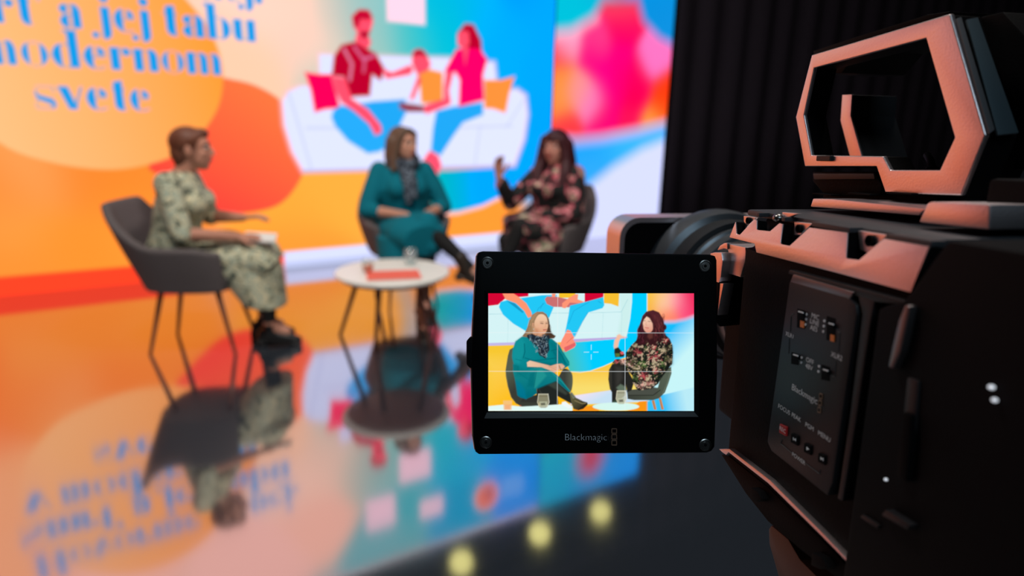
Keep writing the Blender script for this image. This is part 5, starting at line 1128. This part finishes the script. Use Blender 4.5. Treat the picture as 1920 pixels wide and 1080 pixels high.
# face and front hair
f4([(480, 260), (500, 222), (540, 230), (560, 280), (560, 340), (540, 372), (510, 378), (485, 355), (472, 310)], g2((1290, 280), (246, 206, 180), (1320, 380), (226, 156, 134)), smooth=True)
f4([(500, 215), (530, 215), (560, 240), (575, 290), (580, 350), (560, 365), (555, 300), (530, 255), (505, 240), (482, 268), (470, 300), (475, 250)], (72, 30, 36), 1.5)
f4([(440, 330), (472, 300), (476, 350), (490, 370), (510, 380), (560, 372), (600, 380), (600, 450), (570, 470), (530, 470), (500, 440), (480, 480), (440, 485), (415, 460), (432, 400)], (54, 24, 28), 1.5)
l4([(478, 275), (494, 276)], .9, (70, 40, 36)); l4([(516, 280), (536, 283)], .9, (70, 40, 36)); l4([(502, 285), (498, 312), (508, 314)], .7, (200, 130, 110), .9); l4([(492, 332), (522, 338)], 1.3, (196, 84, 84)); l4([(498, 345), (516, 347)], .9, (216, 130, 118), .8)
for k_ in range(60):
    x, y = rs.uniform(570, 650), rs.uniform(220, 420); l4([(x, y), (x+rs.uniform(-8, 10), y+rs.uniform(20, 50))], .7, [(104, 44, 50), (40, 16, 20), (122, 60, 60)][rs.integers(0, 3)], .5)
for k_ in range(30):
    x, y = rs.uniform(430, 480), rs.uniform(300, 460); l4([(x, y), (x+rs.uniform(-8, 6), y+rs.uniform(15, 30))], .7, [(110, 46, 66), (40, 16, 20)][rs.integers(0, 2)], .5)
for k_ in range(16):
    a = k_/15*2*math.pi; x = 545+112*math.cos(a)*(1 if math.cos(a) > 0 else .95); y = 330+150*math.sin(a)
    if y > 300: pv.ell(*c4([(x, min(y, 468))])[0], rs.uniform(2.2, 4.5), rs.uniform(3, 6), lin((58, 24, 30)), 2.0, .9, rs.uniform(0, 3))
for k_ in range(26):
    x = rs.uniform(575, 655); y = rs.uniform(215, 400); pv.line(crom(c4([(x, y), (x+8, y+22), (x-4, y+44), (x+6, y+64)]), closed=False), .9, lin([(128, 58, 62), (36, 14, 18), (98, 42, 46)][k_ % 3]), 1.2, .55)
for k_ in range(12):
    x = rs.uniform(430, 480); y = rs.uniform(320, 420); pv.line(crom(c4([(x, y), (x-8, y+18), (x+4, y+36), (x-5, y+54)]), closed=False), .9, lin([(122, 52, 70), (36, 14, 18)][k_ % 2]), 1.2, .55)
f4([(520, 380), (560, 378), (556, 420), (530, 432), (512, 412)], (120, 66, 58), 4, .55)
f4([(560, 230), (600, 230), (625, 300), (600, 330)], (110, 50, 54), 8, .5)
f4([(640, 470), (722, 490), (726, 640), (690, 675), (665, 600)], (16, 18, 16), 8, .45); f4([(380, 500), (450, 480), (420, 640), (350, 620)], (16, 18, 16), 8, .35)
f3([(276, 640), (330, 660), (330, 700), (280, 705)], (8, 120, 126), 2)
f3([(560, 430), (640, 470), (700, 560), (690, 640), (640, 600), (600, 500)], (0, 104, 116), 8, .5); f3([(300, 640), (420, 700), (400, 760), (300, 740)], (0, 112, 118), 8, .5)
for k_ in range(22):
    x = rs.uniform(400, 452); y = rs.uniform(255, 340); l3([(x+14, y), (x+14-rs.uniform(4, 16), y+rs.uniform(30, 60))], .7, [(200, 168, 128), (110, 82, 58), (150, 116, 84)][k_ % 3], .6)
for k_ in range(10):
    x = rs.uniform(575, 590); y = rs.uniform(260, 350); l3([(x, y), (x+rs.uniform(2, 14), y+rs.uniform(25, 50))], .7, [(60, 42, 32), (112, 84, 62)][k_ % 2], .6)
f3([(462, 330), (480, 345), (500, 385), (470, 375)], (196, 132, 98), 3, .6); f3([(505, 288), (536, 288), (534, 304), (506, 302)], (206, 156, 126), 2.5, .55); f3([(553, 288), (571, 290), (570, 304), (553, 302)], (206, 156, 126), 2.5, .55)
l3([(512, 297), (532, 300)], 1.0, (70, 44, 36)); l3([(556, 298), (568, 300)], 1.0, (70, 44, 36)); l3([(534, 352), (560, 350)], 1.3, (178, 76, 72))
# ---- tables, glasses and paper in front
f2([(60, 962), (180, 950), (330, 965), (560, 952), (680, 945), (720, 960), (720, 1000), (60, 1000)], (226, 250, 246), 1.5)
f2([(640, 930), (665, 925), (715, 965), (690, 980), (635, 950)], (240, 250, 250), 1.5)
pv.ell(*c2([(1058, 965)])[0], 182/4.1548, 32/4.1548, lin((214, 248, 240)), 1.5)
f2([(180, 918), (250, 918), (246, 990), (184, 990)], (244, 196, 140), 2, .75); f2([(190, 950), (240, 950), (238, 988), (192, 988)], (248, 150, 70), 3, .6)
def glass(x0, x1, y0, y1, body_):
    cx = (x0+x1)/2; w_ = (x1-x0)/2
    f2([(cx-w_*.82, y0), (cx+w_*.82, y0), (cx+w_, (y0+y1)/2+10), (cx+w_*.75, y1-8), (cx+w_*.4, y1), (cx-w_*.4, y1), (cx-w_*.75, y1-8), (cx-w_, (y0+y1)/2+10)], body_, 1.2, .8, smooth=False)
    l2([(cx-w_*.82, y0), (cx+w_*.82, y0)], .9, (236, 232, 206)); l2([(cx-w_*.82, y0), (cx-w_, (y0+y1)/2+10), (cx-w_*.6, y1-4)], .9, (232, 226, 196)); l2([(cx+w_*.82, y0), (cx+w_, (y0+y1)/2+10), (cx+w_*.6, y1-4)], .9, (240, 238, 220))
    f2([(cx-w_*.7, y0+58), (cx+w_*.7, y0+58), (cx+w_*.6, y1-10), (cx-w_*.6, y1-10)], (196, 200, 170), 2, .7); f2([(cx-w_*.5, y0+70), (cx+w_*.3, y0+66), (cx+w_*.4, y0+86), (cx-w_*.4, y0+88)], (62, 58, 48), 2, .8); l2([(cx-w_*.7, y0+16), (cx+w_*.7, y0+16)], 1.2, (110, 96, 70), .8)
glass(448, 538, 868, 975, (150, 146, 118)); glass(1060, 1142, 842, 945, (184, 186, 160))
k3 = np.array([.17, .66, .17]); pad = np.pad(pv.c, ((1, 1), (1, 1), (0, 0)), 'edge')
pad = pad[:-2]*k3[0]+pad[1:-1]*k3[1]+pad[2:]*k3[2]; pv.c = pad[:, :-2]*k3[0]+pad[:, 1:-1]*k3[1]+pad[:, 2:]*k3[2]
# guide lines: thirds and centre cross
for a in ([(70, 388), (1662, 392)], [(70, 690), (1500, 692)], [(605, 86), (602, 945)], [(1130, 390), (1128, 990)]): l2(a, .75, (238, 244, 246), .72)
for a in ([(866, 484), (866, 522)], [(866, 560), (866, 598)], [(810, 541), (848, 541)], [(884, 541), (920, 541)]): l2(a, .8, (232, 246, 250), .9)
M_scr = display_mat('monitor_picture', 1.0, 'NONE')
def pm(X, Y):
    P = CE + (CF + CR*((X-960)/FPX)[..., None] - CU*((Y-540)/FPX)[..., None])*MON_DEPTH - CF*.0002
    q = P-CO; return np.stack([(q@CB*1000-BASE[0])/1000, (q@CUP*1000-BASE[1])/1000, (q@CL*1000-BASE[2])/1000], -1)
scr = link('monitor_screen', display_mesh('monitor_screen', pv, pm), M_scr, mon); tag(scr, 'lit screen showing two seated women')
# torx screws, logo
for x, y in ((914, 493), (1322, 499), (911, 829), (1322, 834)):
    bm = bmesh.new(); add_lathe(bm, [(.0033, 0), (.0033, .0005), (.0028, .0007), (.0025, .0001), (.0017, .0001), (.0016, .0006), (0, .0006)], MP(x, y), m_z, 28); s_ = auto_smooth(obj('bezel_screw', bm, M_screw, bez), 30)
    bm = bmesh.new(); c = MP(x, y)+m_z*.0007
    st = [(math.cos(a)*(.0011 if k_ % 2 else .0006), math.sin(a)*(.0011 if k_ % 2 else .0006)) for k_, a in enumerate(np.linspace(0, 2*math.pi, 12, endpoint=False))]
    add_prism(bm, [c+m_x*a+m_y*b_ for a, b_ in st], -m_z*.0003); obj('torx_socket', bm, M_rub, s_)
text_on('Blackmagic', .0052, MP(1058, 820), m_x, m_y, m_z, M_ink, bez, 'LEFT', .0003, thin=-.00012); text_on('design', .0052, MP(1113, 820), m_x, m_y, m_z, mat('faint_print', (30, 30, 31), .5), bez, 'LEFT', .0003, thin=-.00012)
for k_ in range(3):
    x, y = 1151.5, 808+k_*11; P = [(x-4.5, y-4.2), (x+4.5, y-4.2), (x+4.5, y+4.2), (x-4.5, y+4.2), (x-4.5, y-4.2)]; bm = bmesh.new()
    for a, b_ in zip(P, P[1:]): add_tube(bm, [MP(*a)+m_z*.0002, MP(*b_)+m_z*.0002], .0003, 5)
    obj('emblem_square', bm, M_inkbrown, bez)
# ---------------------------------------------------------------- lens with rectangular hood
lens = empty('zoom_lens', (0, 0, 0)); lens.parent = vc
LU, LL = 6.0, -80.0
M_lensb = mat('lens_grey', (96, 99, 104), 0.34, metal=.6); M_lensr = mat('lens_rubber', (40, 41, 44), .6)
def lring(name, prof, material, n=48):
    bm = bmesh.new(); add_lathe(bm, [(r_/1000, (33+(h-33)*.69)/1000) for r_, h in prof], V(0, LU, LL), (-1, 0, 0), n); return auto_smooth(obj(name, bm, material, lens), 30)
lring('lens_mount', [(0, 33), (46, 33), (46, 44), (0, 44)], M_lensb); lring('rear_barrel', [(36, 44), (40, 46), (40, 78), (42, 80), (42, 96), (38, 98)], M_lensb)
gp = []
for k_ in range(16): gp += [(46, 98+k_*2.0), (46, 99+k_*2.0), (45, 99.2+k_*2.0), (45, 99.8+k_*2.0)]
lring('zoom_ring', [(38, 98)]+gp+[(40, 131)], M_lensr); lring('middle_barrel', [(40, 131), (48, 134), (48, 150), (50, 152), (50, 158), (46, 160)], M_lensb)
gp = []
for k_ in range(14): gp += [(54, 160+k_*2.0), (54, 161+k_*2.0), (53, 161.2+k_*2.0), (53, 161.8+k_*2.0)]
lring('focus_ring', [(46, 160)]+gp+[(50, 189)], M_lensr); lring('front_barrel', [(50, 189), (58, 194), (60, 210), (60, 222), (0, 222)], M_lensb)
def rrect(b_, u0, u1, l0, l1, rad, n=6):
    P = []
    for cu_, cl_, a0 in ((u1-rad, l1-rad, 0), (u0+rad, l1-rad, 90), (u0+rad, l0+rad, 180), (u1-rad, l0+rad, 270)):
        for k_ in range(n+1):
            a = math.radians(a0+90*k_/n); P.append(V(b_, cu_+rad*math.cos(a), cl_+rad*math.sin(a)))
    return P
def ring3(name, A_, B2_, dx, material, parent, bev):
    bm = bmesh.new(); n = len(A_); off = Vector((dx/1000, 0, 0))
    A = [bm.verts.new(p) for p in A_]; B_ = [bm.verts.new(p) for p in B2_]; C_ = [bm.verts.new(p+off) for p in A_]; D_ = [bm.verts.new(p+off) for p in B2_]
    for i in range(n):
        j = (i+1) % n
        bm.faces.new((A[i], A[j], B_[j], B_[i])); bm.faces.new((C_[i], D_[i], D_[j], C_[j])); bm.faces.new((A[i], C_[i], C_[j], A[j])); bm.faces.new((B_[i], B_[j], D_[j], D_[i]))
    return auto_smooth(obj(name, bm, material, parent), 40)
ring3('lens_hood', rrect(-166, -50, 59, -160, 0, 16), rrect(-166, -46, 55, -156, -4, 13), -32, M_metal, lens, 0)
bm = bmesh.new(); add_prism(bm, rrect(-166.5, -46.2, 55.2, -156.2, -3.8, 13), Vector((-.006, 0, 0))); obj('hood_back_plate', bm, M_body, lens)
lring('front_glass', [(0, 228), (30, 231), (52, 228), (52, 224), (0, 224)], mat('lens_glass', (20, 16, 30), .05, spec=.8))
# ---------------------------------------------------------------- tripod under the camera
M_tri = mat('tripod_black', (24, 23, 24), .5); M_trib = mat('tripod_bronze', (72, 56, 48), .5, noise=.1, scale=200)
hb = loc_world(80, -61.5, -80); tp_ = empty('tripod', (hb[0], hb[1], 0))
wl = lambda P: Vector(np.asarray(P)-np.array([hb[0], hb[1], 0]))
def tri_px(name, pxs, l0, l1, material, bev):
    bm = bmesh.new(); P = [wl(loc_world(*PX(x, y, l0))) for x, y in pxs]; add_prism(bm, P, Vector(CL*(l1-l0)/1000), bev/1000); return auto_smooth(obj(name, bm, material, tp_), 40)
tri_px('quick_release_plate', [(1441, 992), (1446, 985), (1478, 1012), (1500, 1050), (1540, 1090), (1600, 1130), (1480, 1130), (1462, 1090), (1442, 1020)], -13, -120, M_trib, .8)
bm = bmesh.new()
add_prism(bm, [wl(loc_world(b_, -60.6, l)) for b_, l in ((20, -30), (150, -30), (150, -130), (20, -130))], Vector(-CUP*.016), .002); obj('camera_plate', bm, M_tri, tp_)
bm = bmesh.new(); add_lathe(bm, [(0, hb[2]-.016), (.05, hb[2]-.016), (.055, hb[2]-.05), (.05, hb[2]-.12), (.06, hb[2]-.125), (.06, hb[2]-.15), (0, hb[2]-.15)], n=32); auto_smooth(obj('fluid_head', bm, M_tri, tp_), 30)
for k_ in range(3):
    a = math.radians(75+120*k_); d = np.array([math.cos(a), math.sin(a), 0]); top = np.array([0, 0, hb[2]-.14])+d*.05; foot = d*.46
    lg = None
    bm = bmesh.new(); add_tube(bm, [top, top*.5+foot*.5], .018, 12); lg = obj('leg', bm, M_tri, tp_, True)
    bm = bmesh.new(); add_tube(bm, [top*.5+foot*.5, foot+np.array([0, 0, .02])], .012, 12); obj('lower_tube', bm, M_steel, lg, True)
    bm = bmesh.new(); add_ell(bm, foot+np.array([0, 0, .018]), (.022, .022, .018)); obj('rubber_foot', bm, M_tri, lg, True)
bm = bmesh.new(); add_tube(bm, [wl(loc_world(150, -130, -140)), wl(loc_world(330, -260, -170))], .009, 10); obj('pan_handle', bm, M_tri, tp_, True)
tag(tp_, 'black camera tripod with bronze-toned head plate under the video camera', 'tripod')
